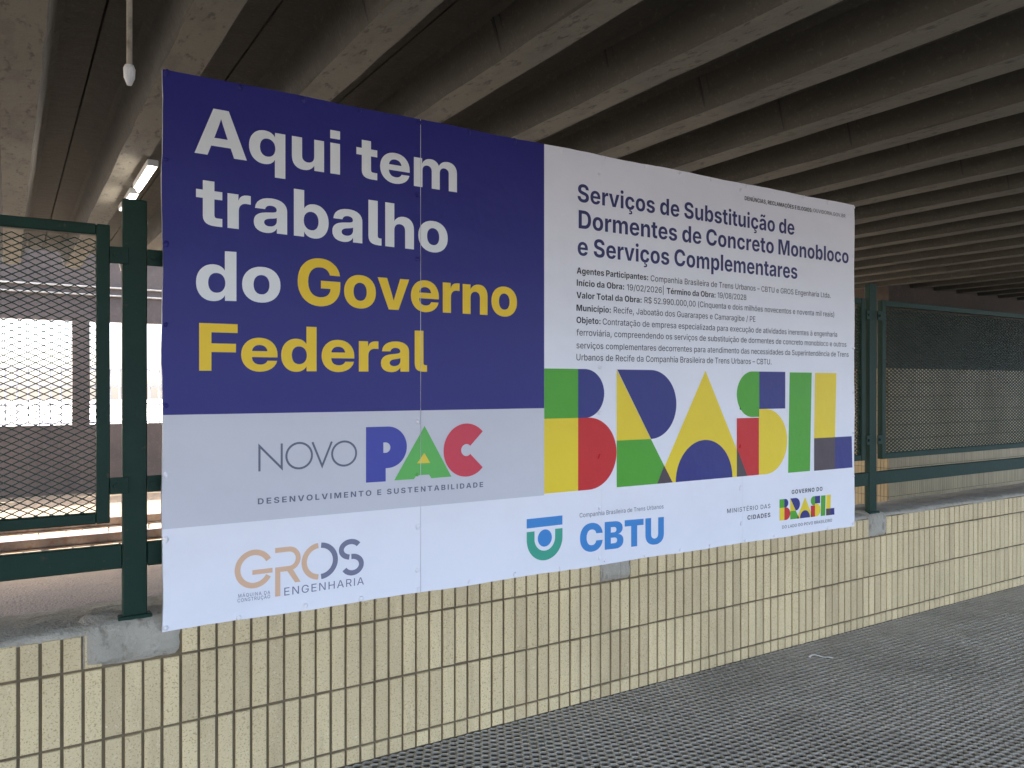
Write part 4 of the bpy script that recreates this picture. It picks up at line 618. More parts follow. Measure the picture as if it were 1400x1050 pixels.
POSTS = [0.385 + 2.185 * k for k in range(-2, 5)]
ROWS = [(0.003, 0.063), (0.073, 0.312), (0.322, 0.563), (0.573, 0.685)]
X0, X1 = -4.4, 10.4
wall = thing('tiled_wall', (3.0, 3.25, 0), 'low wall faced with upright cream tiles along the walkway, under the big sign', 'wall')
PHASE = (0.595 - X0) % 0.0626
tb = MB()
skip = [(c - X0 - 0.105, c - X0 + (0.155 if abs(c - 0.385) < .01 else 0.105), 0.565, 0.70) for c in POSTS]
tile_face(tb, X1 - X0, ROWS, lambda a, o, z: (X0 + a, WALL_Y - o, z), skip, phase=PHASE)
tb.build('tile_facing', M['tile'], wall)
gb = MB()
gb.box((X0, WALL_Y + 0.0065, -0.013), (X1, 3.40, 0.690))
gb.build('wall_core', M['grout'], wall)
# cement curb along the top: rounded front, slightly wavy
cb = MB()
prof = [(3.086, 0.684), (3.088, 0.697), (3.098, 0.706), (3.112, 0.712), (3.16, 0.716), (3.40, 0.714), (3.41, 0.66)]
N = 240
for i in range(N + 1):
    x = X0 + (X1 - X0) * i / N
    for y, z in prof:
        w = 0.003 * math.sin(x * 7.3 + y * 40) + random.uniform(-.0016, .0016)
        cb.v.append((x, y + w * 0.6, z + w))
K = len(prof)
for i in range(N):
    for k in range(K - 1):
        a = i * K + k
        cb.f.append((a, a + K, a + K + 1, a + 1))
        cb.m.append(0)
        cb.c.append(None)
cb.build('wall_coping', M['mortar'], wall, smooth=True)
for c in POSTS:
    if not -3.5 < c < 10:
        continue
    l0, l1 = c - 0.1, c + (0.152 if abs(c - 0.385) < .01 else 0.1)
    if abs(c - 0.385) < .01:
        l0 = c - 0.17
    pm = MB()
    nu, nv = 14, 9
    rag = [random.uniform(-.006, .004) for _ in range(nv + 1)]
    for a in range(nu + 1):
        for b in range(nv + 1):
            fu, fv = a / nu, b / nv
            # front face rising, then bending back over the curb to the foot of the post
            if fv < 0.65:
                y, z = WALL_Y - 0.001, 0.566 + fv / 0.65 * 0.135
            else:
                q = (fv - 0.65) / 0.35
                y, z = WALL_Y + 0.004 + q * 0.10, 0.705 + 0.028 * math.sin(q * math.pi / 2)
            e = min(fu, 1 - fu, fv)
            bul = 0.006 * min(1, e * 7)
            x = l0 + (l1 - l0) * fu + (rag[b] if a in (0, nu) else 0) + random.uniform(-.002, .002)
            pm.v.append((x, y - bul + random.uniform(-.0015, .0015) + (0.012 if e == 0 and fv < .65 else 0), z + random.uniform(-.0015, .0015) - (0.012 if a in (0, nu) and fv >= .65 else 0)))
    for a in range(nu):
        for b in range(nv):
            i = a * (nv + 1) + b
            pm.f.append((i, i + nv + 1, i + nv + 2, i + 1))
            pm.m.append(0)
            pm.c.append(None)
    pm.build('cement_patch', M['mortar'], wall, smooth=True)

# ------------------------------------------------------------------ green mesh fence on the wall
fence = thing('mesh_fence', (3.0, 3.128, 0.70), 'dark green steel fence of expanded metal panels on the tiled wall behind the sign', 'fence')
FY = 3.128
pb = MB()
pb.box((-0.04, -0.018, 0.0), (0.04, 0.018, 1.50), bevel=0.004)
pb.box((-0.055, -0.03, 0.0), (0.055, 0.03, 0.022), bevel=0.003)
post0 = pb.build('post', M['green'], fence, origin=(POSTS[0], FY, 0.705))
for c in POSTS[1:]:
    o = post0.copy(); COL.objects.link(o); o.parent = fence
    o.location = Vector((c, FY, 0.705)) - fence.location
rb = MB()
rb.box((0.041, -0.014, 0.895), (2.144, 0.014, 0.98), bevel=0.003)
rail0 = rb.build('rail', M['green'], fence, origin=(POSTS[0], FY, 0))
for c in POSTS[1:-1]:
    o = rail0.copy(); COL.objects.link(o); o.parent = fence
    o.location = Vector((c, FY, 0)) - fence.location
# panel frame and expanded metal infill
P0, P1, Z0, Z1 = 0.098, 2.105, 1.06, 2.105
fr = MB()
for (a, b) in (((P0, -0.018, Z0), (P0 + 0.042, 0.018, Z1)), ((P1 - 0.042, -0.018, Z0), (P1, 0.018, Z1)),
               ((P0 + 0.043, -0.016, Z0), (P1 - 0.043, 0.016, Z0 + 0.038)), ((P0 + 0.043, -0.016, Z1 - 0.038), (P1 - 0.043, 0.016, Z1))):
    fr.box(a, b, bevel=0.003)
frame0 = fr.build('mesh_panel', M['green'], fence, origin=(POSTS[0], FY, 0))
em = MB()
DW, DH = 0.046, 0.0235
x_l, x_r, z_b, z_t = P0 + 0.036, P1 - 0.036, Z0 + 0.030, Z1 - 0.030
nz = int((z_t - z_b) / DH)
nxx = int((x_r - x_l) / DW)
for j in range(nz):
    z = z_b + (j + 0.5) * DH
    for i in range(nxx):
        x = x_l + i * DW
        for (xa, za, xb, zb) in ((x, z, x + DW / 2, z + DH / 2), (x + DW / 2, z + DH / 2, x + DW, z), (x, z, x + DW / 2, z - DH / 2), (x + DW / 2, z - DH / 2, x + DW, z)):
            em.bar((xa, 0.004 * (1 if za > zb else -1) * 0 , za), (xb, 0, zb), 0.006, 0.0032)
infill0 = em.build('expanded_metal', M['green'], None)
infill0.parent = frame0
for c in POSTS[1:-1]:
    o = frame0.copy(); COL.objects.link(o); o.parent = fence
    o.location = Vector((c, FY, 0)) - fence.location
    q = infill0.copy(); COL.objects.link(q); q.parent = o
bk = MB()
bk.box((0, -0.004, -0.029), (0.059, 0.004, 0.029), bevel=0.001)
bk.tube([(0.02, -0.0045, 0), (0.02, -0.013, 0)], 0.009, 6)
br0 = None
for c in POSTS[:-1]:
    for z in (1.19, 2.0):
        for dx in (0.040, 2.105):
            loc = Vector((c + dx - 0.0005, FY - 0.0225, z))
            if br0 is None:
                br0 = bk.build('bracket', M['green'], fence)
                o = br0
            else:
                o = br0.copy(); COL.objects.link(o); o.parent = fence
            o.location = loc - fence.location
            if dx > 1:
                o.location.x -= 0.0

# ------------------------------------------------------------------ the big sign
SX, SY, SZ = 0.4656, 3.049, 0.667
sign = thing('project_signboard', (SX + 2.0, SY, SZ), 'large printed metal signboard, blue left half and white right half, above the tiled wall', 'signboard')
OFF = Vector((SX, SY, SZ))


def wav(u, v):
    """gentle buckling of the thin sheets, metres towards the viewer"""
    return 0.0


def at(u, v, off):
    return (SX + u, SY - off - wav(u, v), SZ + v)


UB, VB0, VB1 = 1.6468, 0.770, 0.364
SEAMS = [0.0, 1.0113, 1.9902, 2.9863, 4.0]
faces = [M['white_face'], M['blue_face'], M['lilac_face'], M['sheet_back']]
for k in range(4):
    pn = MB()
    e0, e1 = SEAMS[k] + (0.0008 if k else 0), SEAMS[k + 1] - (0.0008 if k < 3 else 0)
    us = [e0 + (e1 - e0) * i / 20 for i in range(21)]
    if k == 1:
        us = sorted([u for u in us if abs(u - UB) > 0.012] + [UB])
    vs = [2.0 * i / 40 for i in range(41)]
    vs = sorted([v for v in vs if min(abs(v - VB0), abs(v - VB1)) > 0.012] + [VB0, VB1])
    A, B = len(us), len(vs)
    rag = {}
    for a, u in enumerate(us):
        for b, v in enumerate(vs):
            uu, vv = u, v
            if (k == 0 and a == 0) or (k == 3 and a == A - 1):
                uu += 0.0025 * math.sin(v * 11) + random.uniform(-.0012, .0012)
            if b in (0, B - 1):
                vv += 0.002 * math.sin(u * 9 + b) + random.uniform(-.001, .001)
            pn.v.append(at(uu, vv, 0.0))
    for a in range(A - 1):
        for b in range(B - 1):
            i = a * B + b
            pn.f.append((i, i + B, i + B + 1, i + 1))
            um, vm = (us[a] + us[a + 1]) / 2, (vs[b] + vs[b + 1]) / 2
            pn.m.append((1 if vm > VB0 else 2 if vm > VB1 else 0) if um < UB else 0)
            pn.c.append(None)
    # folded return edge, 18 mm deep
    n0 = len(pn.v)
    ring = [a * B for a in range(A)] + [(A - 1) * B + b for b in range(1, B)] + [a * B + B - 1 for a in range(A - 2, -1, -1)] + [b for b in range(B - 2, 0, -1)]
    for i in ring:
        x, y, z = pn.v[i]
        pn.v.append((x, SY + 0.018, z))
    R = len(ring)
    for i in range(R):
        j = (i + 1) % R
        pn.f.append((ring[j], ring[i], n0 + i, n0 + j))
        pn.m.append(3)
        pn.c.append(None)
    pn.build('sheet', faces, sign, smooth=False)
# battens behind
fb = MB()
for v in (0.05, 0.70, 1.35, 1.95):
    fb.box((SX + 0.03, SY + 0.0185, SZ + v - 0.02), (SX + 3.97, SY + 0.05, SZ + v + 0.02))
fb.build('batten', M['sheet_back'], sign)
# overlapping sheet edges
for k in SEAMS[1:4]:
    sb = MB()
    for i in range(40):
        v0, v1 = 2.0 * i / 40, 2.0 * (i + 1) / 40
        w = 0.0011 if k < 1.5 else 0.0006
        h0 = 0.0026 + 0.0009 * math.sin(v0 * 9 + k)
        h1 = 0.0026 + 0.0009 * math.sin(v1 * 9 + k)
        if k > 1.5:                              # the print runs over these two joints
            h0 = h1 = 0.0006
        sb.face([at(k - w, v0, h0), at(k + w, v0, min(h0, 0.0013)), at(k + w, v1, min(h1, 0.0013)), at(k - w, v1, h1)])
        sb.face([at(k - w, v1, h1), at(k - w, v1, 0.0), at(k - w, v0, 0.0), at(k - w, v0, h0)])
    sb.build('seam', M['lilac_face'] if k < 1.5 else M['white_face'], sign)


class Ink:
    """printed shapes: triangles in sign coordinates, a hair above the sheet"""

    def __init__(self):
        self.mb = MB()
        self.mats = []

    def mi(self, name):
        if M[name] not in self.mats:
            self.mats.append(M[name])
        return self.mats.index(M[name])

    def poly(self, loops, name, lay=0.0):
        vec = [[Vector((u, v, 0)) for u, v in lp] for lp in loops]
        flat = [q for lp in loops for q in lp]
        n = len(self.mb.v)
        self.mb.v += [at(u, v, 0.0008 + lay) for u, v in flat]
        i = self.mi(name)
        for t in tessellate_polygon(vec):
            P = [flat[q] for q in t]
            ar = (P[1][0] - P[0][0]) * (P[2][1] - P[0][1]) - (P[2][0] - P[0][0]) * (P[1][1] - P[0][1])
            if abs(ar) < 1e-10:
                continue
            t = t if ar > 0 else t[::-1]
            self.mb.f.append(tuple(n + q for q in t))
            self.mb.m.append(i)
            self.mb.c.append(None)

    def stroke(self, pts, w, name, lay=0.0):
        """constant-width line through pts with mitred corners"""
        L, Rr = [], []
        P = [Vector(q) for q in pts]
        for i, q in enumerate(P):
            d0 = (q - P[i - 1]).normalized() if i else (P[1] - q).normalized()
            d1 = (P[i + 1] - q).normalized() if i < len(P) - 1 else d0
            nrm = Vector((-(d0 + d1).y, (d0 + d1).x))
            nrm.normalize()
            c = max(0.35, nrm.dot(Vector((-d0.y, d0.x))))
            L.append(q + nrm * w / 2 / c)
            Rr.append(q - nrm * w / 2 / c)
        for i in range(len(P) - 1):
            self.poly([[tuple(L[i]), tuple(Rr[i]), tuple(Rr[i + 1]), tuple(L[i + 1])]], name, lay)

    def build(self, name):
        return self.mb.build(name, self.mats, sign)


def arc(cx, cy, rx, ry, a0, a1, n=28):
    return [(cx + rx * math.cos(math.radians(a0 + (a1 - a0) * i / n)), cy + ry * math.sin(math.radians(a0 + (a1 - a0) * i / n))) for i in range(n + 1)]


def rect(u0, v0, u1, v1):
    return [(u0, v0), (u1, v0), (u1, v1), (u0, v1)]


def area(lp):
    return sum(a[0] * b[1] - b[0] * a[1] for a, b in zip(lp, lp[1:] + lp[:1])) / 2


def inside(pt, lp):
    x, y = pt
    r = False
    for (x0, y0), (x1, y1) in zip(lp, lp[1:] + lp[:1]):
        if (y0 > y) != (y1 > y) and x < (x1 - x0) * (y - y0) / (y1 - y0) + x0:
            r = not r
    return r


GL = {}
for fn, d in GLYPHS.items():
    GL[fn] = {}
    for ch, (adv, s) in d.items():
        loops = [[tuple(float(q) for q in pt.split(',')) for pt in lp.split(' ')] for lp in s.split('|')] if s else []
        GL[fn][ch] = (adv, loops)
CAP = 727.0


TRI = {}


def glyph_tris(font, ch):
    """triangulates a letter, filling wherever its outlines wind round (overlaps stay solid)"""
    if (font, ch) in TRI:
        return TRI[(font, ch)]
    loops = GL[font][ch][1]
    vs, es = [], []
    for lp in loops:
        n = len(vs)
        vs += [Vector(q) for q in lp]
        es += [(n + i, n + (i + 1) % len(lp)) for i in range(len(lp))]
    ov, _, of, _, _, _ = delaunay_2d_cdt(vs, es, [], 0, 1e-4)
    tris = []
    for f in of:
        P = [ov[i] for i in f]
        x, y = (P[0].x + P[1].x + P[2].x) / 3, (P[0].y + P[1].y + P[2].y) / 3
        wn = 0
        for lp in loops:
            for (x0, y0), (x1, y1) in zip(lp, lp[1:] + lp[:1]):
                if (y0 > y) != (y1 > y) and x < (x1 - x0) * (y - y0) / (y1 - y0) + x0:
                    wn += 1 if y1 > y0 else -1
        if wn:
            ar = (P[1].x - P[0].x) * (P[2].y - P[0].y) - (P[2].x - P[0].x) * (P[1].y - P[0].y)
            tris.append(tuple(f) if ar > 0 else tuple(reversed(f)))
    TRI[(font, ch)] = ([(q.x, q.y) for q in ov], tris)
    return TRI[(font, ch)]


def write(inks, txt, font, colour, u0, u1, v0, v1, cap, track=0.0, lay=0.0):
    """sets one line so that its ink runs from u0 to u1 and its baseline from v0 to v1"""
    pen, items, lo, hi = 0.0, [], 1e9, -1e9
    for ch in txt:
        adv, loops = GL[font][ch]
        items.append((pen, loops))
        for lp in loops:
            lo = min(lo, pen + min(q[0] for q in lp))
            hi = max(hi, pen + max(q[0] for q in lp))
        pen += adv + track
    sx, sy = (u1 - u0) / (hi - lo), cap / CAP
    slope = (v1 - v0) / (u1 - u0)
    word = 0
    for ch, (pen, loops) in zip(txt, items):
        if ch == ' ':
            word += 1
        if not loops:
            continue
        vs, tris = glyph_tris(font, ch)
        ink = inks[min(word, len(inks) - 1)]
        n = len(ink.mb.v)
        for x, y in vs:
            du = (pen + x - lo) * sx
            ink.mb.v.append(at(u0 + du, v0 + y * sy + slope * du, 0.0008 + lay))
        m = ink.mi(colour)
        for t in tris:
            ink.mb.f.append(tuple(n + q for q in t))
            ink.mb.m.append(m)
            ink.mb.c.append(None)


TRACK = {'DESENVOLVIMENTO E SUSTENTABILIDADE': 190, 'ENGENHARIA': 90, 'MÁQUINA DA': 130, 'CONSTRUÇÃO': 90, 'GOVERNO DO': 110,
         'DO LADO DO POVO BRASILEIRO': 40, 'MINISTÉRIO DAS': 80, 'CIDADES': 100}
for txt, font, colour, u0, u1, v0, v1, cap in LINES:
    if colour == 'text_ink':
        v0 = v1 = (v0 + v1) / 2
    iks = [Ink() for _ in range(len(txt.split(' ')) if len(txt.split(' ')) < 4 else 1)]
    write(iks, txt, font, colour, u0, u1, v0, v1, cap, TRACK.get(txt, 0))
    for ik in iks:
        ik.build('lettering')

# the coloured block-letter word BRASIL
TP, BT = 0.955, 0.3715
FG, FB, FYL, FR, FO = 'flag_green', 'flag_blue', 'flag_yellow', 'flag_red', 'overlap'


def brasil(ink, tr):
    def P(lp, c, lay=0.0):
        ink.poly([[tr(*q) for q in lp]], c, lay)
    P(rect(1.6467, .7205, 1.8438, TP), FG)
    P([(1.8438, .7195), (1.886, .7195)] + arc(1.886, .8373, .1178, .1178, -90, 90) + [(1.8438, TP)], FB)
    P(rect(1.6467, BT, 1.8438, .7205), FYL)
    P([(1.8438, BT), (1.9077, BT)] + arc(1.9077, .546, .174, .1745, -90, 90) + [(1.8438, .7195)], FR)
    P([(2.0826, TP), (2.0826, .603), (2.3080, .603)], FYL)
    P([(2.0826, .603), (2.0826, BT), (2.4582, BT), (2.3080, .603)], FG)
    P([(2.0853, TP), (2.3092, .603)] + arc(2.3092, .779, .176, .176, -90, 90), FB, .0002)
    P([(2.3514, BT), (3.0244, BT), (2.6976, TP)], FYL, .0004)
    P([(2.3986, .4633), (2.3514, BT), (2.4582, BT)], FO, .0006)
    P(arc(2.6924, BT, .2124, .213, 0, 180), FB, .0006)
    P([(3.123, TP), (3.068, TP)] + arc(3.068, .827, .128, .128, 90, 270) + [(3.123, .699)], FG, .0002)
    P(rect(3.123, .743, 3.346, TP), FB)
    P(rect(2.9402, BT, 3.12, .695), FR, .0006)
    P([(3.12, BT), (3.177, BT)] + arc(3.177, .557, .186, .1857, -90, 90) + [(3.12, .7427)], FYL)
    P([(2.9402, .5329), (2.9402, BT), (3.0244, BT)], FO, .0008)
    P([(3.371, .368), (3.569, .368), (3.585, TP - .002), (3.3855, TP - .002)], FG)
    P([(3.6075, .561), (3.807, .561), (3.8199, TP - .003), (3.6161, TP - .003)], FYL)
    P(rect(3.607, .366, 3.8065, .561), FO)
    P([(3.8065, .366), (3.979, .366), (3.972, .561), (3.8065, .561)], FB)


ik = Ink()
brasil(ik, lambda u, v: (u, v))
ik.build('wordmark')
ik = Ink()
brasil(ik, lambda u, v: (3.2957 + (u - 1.6467) * 0.2165, 0.0965 + (v - BT) * 0.210 - 0.007 * (u - 1.6467) / 2.33))
ik.build('wordmark')

# NOVO PAC
ik = Ink()
w = 0.0082
ik.stroke([(.3394, .5506), (.3394, .6465), (.4236, .5585), (.4236, .6530)], w, 'slate_ink')
ik.stroke(arc(.4918, .603, .0502, .0492, 0, 360, 48), w, 'slate_ink')
ik.stroke([(.5440, .6535), (.5830, .5580), (.6225, .6528)], w, 'slate_ink')
ik.stroke(arc(.6739, .603, .0502, .0482, 0, 360, 48), w, 'slate_ink')
ik.build('lettering')
ik = Ink()
hole = [(.8421, .598), (.852, .598)] + arc(.852, .6193, .0213, .0213, -90, 90, 14) + [(.8421, .6406)]
ik.poly([[(.7662, .4805), (.8525, .4800), (.8525, .5345), (.862, .5345)] + arc(.862, .6203, .0858, .0858, -90, 90) + [(.7662, .7061)], hole], 'pac_blue')
ik.poly([[(.8903, .482), (.9803, .4812), (.9925, .4963), (1.0506, .4964), (1.0617, .4800), (1.1582, .4812), (1.0298, .7045)]], 'pac_green', .0003)
ik.poly([[(.9942, .5466), (1.0560, .5460), (1.0285, .5896)]], 'pac_yellow', .0006)
ik.poly([arc(1.2325, .5929, .1125, .1163, 43, 317, 50) + arc(1.2325, .5929, .0262, .0262, 317, 43, 24)], 'pac_red', .0005)
ik.build('wordmark')

# builder's logo
ik = Ink()
t = 0.0208
ik.stroke(arc(.3200, .1848, .0610, .0622, 28, 331, 44), t, 'tan_ink')
ik.poly([rect(.3132, .1632, .3885, .1808)], 'tan_ink', .0003)
ik.stroke([(.3985, .2452), (.4515, .2452)] + arc(.4515, .2080, .0362, .0372, 84, -84, 20) + [(.4515, .1708), (.4183, .1708)], 0.0190, 'tan_ink')
ik.poly([rect(.3985, .0692, .4181, .1803)], 'tan_ink', .0003)
ik.poly([[(.4434, .1640), (.4755, .1138), (.4965, .1138), (.4677, .1640)]], 'tan_ink', .0005)
ik.stroke(arc(.5725, .1848, .0612, .0618, 94.5, 265.5, 26), t, 'tan_ink')
ik.stroke(arc(.5755, .1848, .0618, .0618, 87, -87, 26), t, 'grey_ink')
ik.stroke(arc(.7010, .2170, .0392, .0308, 32, 262, 30), t, 'grey_ink')
ik.stroke(arc(.7085, .1545, .0380, .0330, 97, -152, 30), t, 'grey_ink')
ik.build('logo')

# train company's emblem
ik = Ink()
ik.poly([rect(1.549, .2188, 1.751, .2616)], 'cyan_ink')
ik.poly([[(1.549, .202)] + arc(1.6504, .163, .1014, .1014, 180, 360) + [(1.7518, .202), (1.7085, .202)] + arc(1.6504, .1645, .0581, .0581, 360, 180) + [(1.5923, .202)]], 'emblem_green')
ik.poly([arc(1.6504, .1652, .0400, .0400, 0, 350, 35)], 'cyan_ink')
ik.build('logo')

# domed fixings along the edges and seams
rv = MB()
rings = [(0.0125, 0.0), (0.0105, 0.0028), (0.0068, 0.0050), (0.0, 0.0060)]
sg = 12
for r, h in rings[:-1]:
    rv.v += [(r * math.cos(2 * math.pi * k / sg), -h, r * math.sin(2 * math.pi * k / sg)) for k in range(sg)]
rv.v.append((0, -rings[-1][1], 0))
for a in range(2):
    for k in range(sg):
        q = (k + 1) % sg
        rv.f.append((a * sg + k, a * sg + q, (a + 1) * sg + q, (a + 1) * sg + k)); rv.m.append(0); rv.c.append(None)
for k in range(sg):
    rv.f.append((2 * sg + k, 2 * sg + (k + 1) % sg, 3 * sg)); rv.m.append(0); rv.c.append(None)
spots = []
for i in range(17):
    u = min(3.985, max(0.012, i * 0.25 + random.uniform(-.018, .018)))
    spots += [(u, 0.014 + random.uniform(-.004, .004)), (u + random.uniform(-.01, .01), 1.986)]
for k in (1, 2, 3):
    for v in {1: (.10, .29, .50, .735, 1.42, 1.69), 2: (.035, .28, .53, .73, .97, 1.90), 3: (.11, .30, .55, .75, 1.95)}[k]:
        spots.append((SEAMS[k] - 0.016 + random.uniform(-.003, .003), v + random.uniform(-.012, .012)))
for v in (.30, .56, .82, 1.1, 1.4, 1.7):
    spots += [(0.012, v + random.uniform(-.03, .03)), (3.988, v + random.uniform(-.03, .03))]
protos = {}
for u, v in spots:
    key = 'blue_face' if (u < UB and v > VB0) else 'white_face'
    if 0.38 < v < 0.95 and u > UB:
        key = 'flag_green' if v > 0.70 and u > 2.5 else 'white_face' if v > 0.70 else 'flag_red'
    elif 0.48 < v < 0.58 and 0.9 < u < 1.1:
        key = 'pac_green'
    if u > 3.9:
        key = 'white_face'
    if key not in protos:
        o = rv.build('rivet', M[key], sign)
        protos[key] = o
    else:
        o = protos[key].copy(); COL.objects.link(o); o.parent = sign
    o.location = Vector(at(u, v, 0.0002)) - sign.location
    o.scale = (random.uniform(.55, .9), random.uniform(.8, 1.6), random.uniform(.65, 1.3))
    o.rotation_euler = (random.uniform(-.15, .15), random.uniform(-.5, .5), random.uniform(-.2, .2))

# ------------------------------------------------------------------ ribbed concrete deck overhead
HS = 1.75                                       # soffit above the eye
ZS = 1.54 + HS
ZF = 1.54 + HS * 1.135                          # underside of the flanges
roof = thing('viaduct_deck', (4.0, 2.5, ZF), 'ribbed concrete deck overhead with rows of parallel beams, stained and dark', 'ceiling')
RY0, RY1 = -3.2, 13.5
SPACE = 0.4335 * HS
ks = list(range(-20, 28))
xs_far = lambda k: HS * (0.525 + 0.434 * k)
W0 = 0.113 * HS
sl = MB()
bounds = [(xs_far(k) - W0 / 2 + SPACE / 2) for k in ks]
XL, XR = bounds[0] - SPACE, bounds[-1]
prev = XL
for b in bounds:                                # flange slabs with an open joint between neighbours
    sl.box((prev + 0.006, RY0, ZF), (b - 0.006, RY1, ZF + 0.12))
    prev = b
sl.box((XL - 0.3, RY0, ZF + 0.121), (XR + 0.3, RY1, ZF + 0.9), mat=0)
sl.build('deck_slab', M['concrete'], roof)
eb = MB()  # unseen beam, added to cut off high sky and darken the sign's top
eb.box((XL - 0.3, RY0 - 0.35, ZS - 0.34), (XR + 0.3, RY0 - 0.002, ZF + 0.9), bevel=0.02)
eb.build('edge_beam', M['concrete'], roof)
TAP = 0.075
bm = MB()
ny = 56
sec = [(-W0 / 2 - TAP - 0.02, ZF + 0.001), (-W0 / 2 - TAP * 0.8, ZF - 0.03), (-W0 / 2 - 0.008, ZS + 0.012), (-W0 / 2, ZS), (W0 / 2, ZS), (W0 / 2 + 0.008, ZS + 0.012), (W0 / 2 + TAP * 0.8, ZF - 0.03), (W0 / 2 + TAP + 0.02, ZF + 0.001)]
protos = []
for var in range(4):
    bm = MB()
    rnd = random.Random(40 + var)
    for i in range(ny + 1):
        y = RY0 + 0.004 + (RY1 - RY0 - 0.008) * i / ny
        for q, (x, z) in enumerate(sec):
            e = 0.005 if q in (2, 3, 4, 5) else 0.003
            bm.v.append((x + rnd.uniform(-e, e), y, z + (rnd.uniform(-e, e) * 0.6 if 0 < q < 7 else 0)))
    Q = len(sec)
    for i in range(ny):
        for q in range(Q - 1):
            a = i * Q + q
            bm.f.append((a + 1, a + Q + 1, a + Q, a))
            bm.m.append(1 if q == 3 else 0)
            bm.c.append(None)
    bm.f.append(tuple(range(Q))); bm.m.append(0); bm.c.append(None)
    bm.f.append(tuple(reversed(range(ny * Q, ny * Q + Q)))); bm.m.append(0); bm.c.append(None)
    # casting ribs up each side where the moulds met
    for ym in (-1.1, 3.62):
        for sd in (-1, 1):
            for dy, wd in ((-0.036, 0.05), (0.034, 0.04)):
                a = [(sd * (W0 / 2 + 0.0045), ym + dy, ZS + 0.03), (sd * (W0 / 2 + TAP * 0.8 + 0.0015), ym + dy, ZF - 0.034)]
                for p0, p1 in zip(a, a[1:]):
                    bm.bar(p0, p1, 0.007, wd, mat=0, up=(0, 1, 0))
            a = [(sd * (W0 / 2 + 0.004), ym, ZS + 0.014), (sd * (W0 / 2 + TAP * 0.8 + 0.004), ym, ZF - 0.03)]
            bm.bar(a[0], a[1], 0.005, 0.012, mat=3, up=(0, 1, 0))
    protos.append(bm)
first = {}
for k in ks:
    x = xs_far(k) - W0 / 2
    var = (k * 7) % 4
    if var not in first:
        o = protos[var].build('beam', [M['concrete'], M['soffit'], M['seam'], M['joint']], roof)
        first[var] = o
    else:
        o = first[var].copy(); COL.objects.link(o); o.parent = roof
    o.location = Vector((x, 0, 0)) - roof.location

# ------------------------------------------------------------------ behind: tiled wall to the right
bw = thing('tiled_back_wall', (12.98, 8.2, -0.9), 'cream tiled wall with dull brown upper part standing across the tracks behind the fence', 'wall')
BR = [(-0.89 + 0.25 * i, -0.89 + 0.25 * i + 0.24) for i in range(11)]
b1 = MB()
tile_face(b1, 10.0, BR, lambda a, o, z: (12.98 + a, 8.2 - o, z), phase=0.01)
tile_face(b1, 3.8, BR, lambda a, o, z: (12.98 - o, 12.0 - a, z), phase=0.02)
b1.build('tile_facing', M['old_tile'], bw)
b2 = MB()
b2.box((12.9865, 8.2065, -0.899), (23, 12.0, 1.85))
b2.build('wall_core', M['grout'], bw)
b3 = MB()
b3.box((12.975, 8.195, 1.852), (23, 12.0, ZF - 0.01))
b3.build('upper_wall', M['brown_wall'], bw)

# ------------------------------------------------------------------ behind: wall with window openings to the left
FYW = 20.5
fw = thing('windowed_wall', (-1, FYW, -0.9), 'tall dull brown wall with barred window openings seen through the gap left of the sign', 'wall')
q = MB()
XA, XB, ZT = -16.0, 9.4, 6.4
ops = [(-12.9 + 2.9 * i, -10.35 + 2.9 * i) for i in range(7)]
q.box((XA, FYW, -0.9), (XB, FYW + 0.3, 0.66))
q.box((XA, FYW, 3.02), (XB, FYW + 0.3, ZT))
edge = XA
for a, b in ops + [(XB, XB)]:
    q.box((edge, FYW, 0.661), (a, FYW + 0.3, 3.019))
    edge = b
q.build('wall', M['brown_wall'], fw)
wmesh = MB()
a, b = 0.0, 2.55
for i in range(1, 12):
    wmesh.bar((a + 0.2125 * i, 0, 0.665), (a + 0.2125 * i, 0, 1.95), 0.035, 0.035, up=(1, 0, 0))
for z in (0.70, 1.12, 1.54, 1.93):
    wmesh.bar((a, -0.04, z), (b, -0.04, z), 0.04, 0.04)
g0 = wmesh.build('window_bars', M['window_bar'], fw)
for i, (a, b) in enumerate(ops):
    o = g0
    if i:
        o = g0.copy(); COL.objects.link(o); o.parent = fw
    o.location = Vector((a, FYW + 0.15, 0)) - fw.location
pp = MB()
for z in (3.62, 3.80):
    pp.tube([(XA, FYW - 0.06, z), (XB, FYW - 0.06, z)], 0.022, 8)
pp.build('pipe', M['mortar'], fw)

# railway track behind the wall
tk = thing('railway_track', (0, 13.6, -0.9), 'railway track with pale sleepers on sunlit sandy ballast behind the fence', 'railway track')
rp = MB()
for (z0, z1, wd) in ((0.0, 0.02, 0.14), (0.02, 0.11, 0.025), (0.11, 0.15, 0.07)):
    rp.box((-30, -wd / 2, z0), (30, wd / 2, z1))
r0 = rp.build('rail', M['steel'], tk)
r0.location = (0, -0.75, 0.17)
o = r0.copy(); COL.objects.link(o); o.parent = tk
o.location = (0, 0.75, 0.17)
sp = MB()
sp.box((-0.12, -1.2, 0.0), (0.12, 1.2, 0.168), bevel=0.02)
s0 = sp.build('sleeper', M['sleeper'], tk)
for i in range(60):
    o = s0
    if i:
        o = s0.copy(); COL.objects.link(o); o.parent = tk
    o.location = (-17.7 + 0.6 * i, random.uniform(-.02, .02), 0.0)

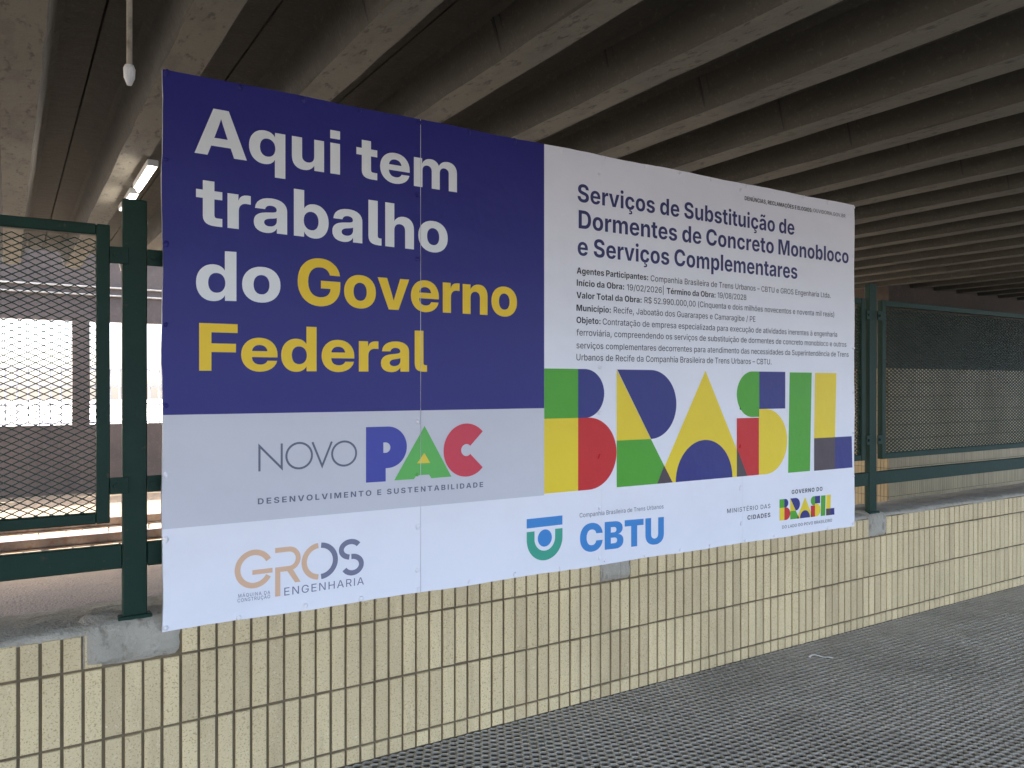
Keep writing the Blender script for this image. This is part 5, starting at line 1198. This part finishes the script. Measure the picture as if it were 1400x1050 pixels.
# ------------------------------------------------------------------ lamps under the deck
def tube_lamp(x, y, label):
    z = ZS - 0.004
    t = thing('fluorescent_lamp', (x, y, z), label, 'lamp', 'fluorescent lamps under the deck')
    c = MB()
    c.box((-0.04, -0.42, -0.05), (0.04, 0.42, 0.0), bevel=0.006)
    o = c.build('lamp_housing', M['lamp_case'], t); o.location = (0, 0, 0)
    c = MB()
    c.tube([(0, -0.39, -0.068), (0, 0.39, -0.068)], 0.016, 10)
    o = c.build('lamp_tube', M['tube'], t); o.location = (0, 0, 0)


tube_lamp(0.95, 7.08, 'lit fluorescent tube under the dark deck, just left of the sign')
tube_lamp(0.95, 8.12, 'lit fluorescent tube under the dark deck, the farther one beside the fence post')

cd = thing('hanging_conduit', (0.442, 3.75, ZF), 'thin pale conduit pipe hanging from the deck above the left fence post', 'pipe')
c = MB()
c.tube([(0, 0, 0), (0, 0, -0.62)], 0.012, 10)
o = c.build('pipe', M['mortar'], cd); o.location = (0, 0, 0)
c = MB()  # white cap stands in for the bright reflection at the pipe's tip
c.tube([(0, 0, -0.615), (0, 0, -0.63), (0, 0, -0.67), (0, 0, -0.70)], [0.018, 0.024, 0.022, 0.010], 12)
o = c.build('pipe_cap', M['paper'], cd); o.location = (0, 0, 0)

bl = thing('bulkhead_lamp', (12.86, 8.45, 3.27), 'small pale unlit lamp high on the brown wall beyond the right fence post', 'lamp')
c = MB()
c.tube([(0, 0, 0), (0.0, 0, -0.02)], [0.06, 0.055], 14)
o = c.build('lamp_base', M['lamp_case'], bl); o.location = (0, 0, 0)
c = MB()
c.tube([(0, 0, -0.021), (0, 0, -0.05), (0, 0, -0.075), (0, 0, -0.085)], [0.045, 0.044, 0.03, 0.008], 14)
o = c.build('bulb', M['paper'], bl); o.location = (0, 0, 0)

# ------------------------------------------------------------------ litter on the mat
lt = MB()
pts = []
for i in range(13):
    a = i / 12
    pts.append((3.84 + 0.085 * a + 0.012 * math.sin(a * 3), 2.905 - 0.07 * a + 0.022 * math.sin(a * 4.5), 0.003 + 0.008 * abs(math.sin(a * 5))))
for p0, p1 in zip(pts, pts[1:]):
    d = (Vector(p1) - Vector(p0)).normalized()
    n = Vector((-d.y, d.x, 0)) * 0.0055
    lt.bar(p0, p1, 0.011, 0.0016)
tag(lt.build('paper_strip', M['paper']), 'small curled white paper strip lying on the dark honeycomb floor near the wall', 'litter')
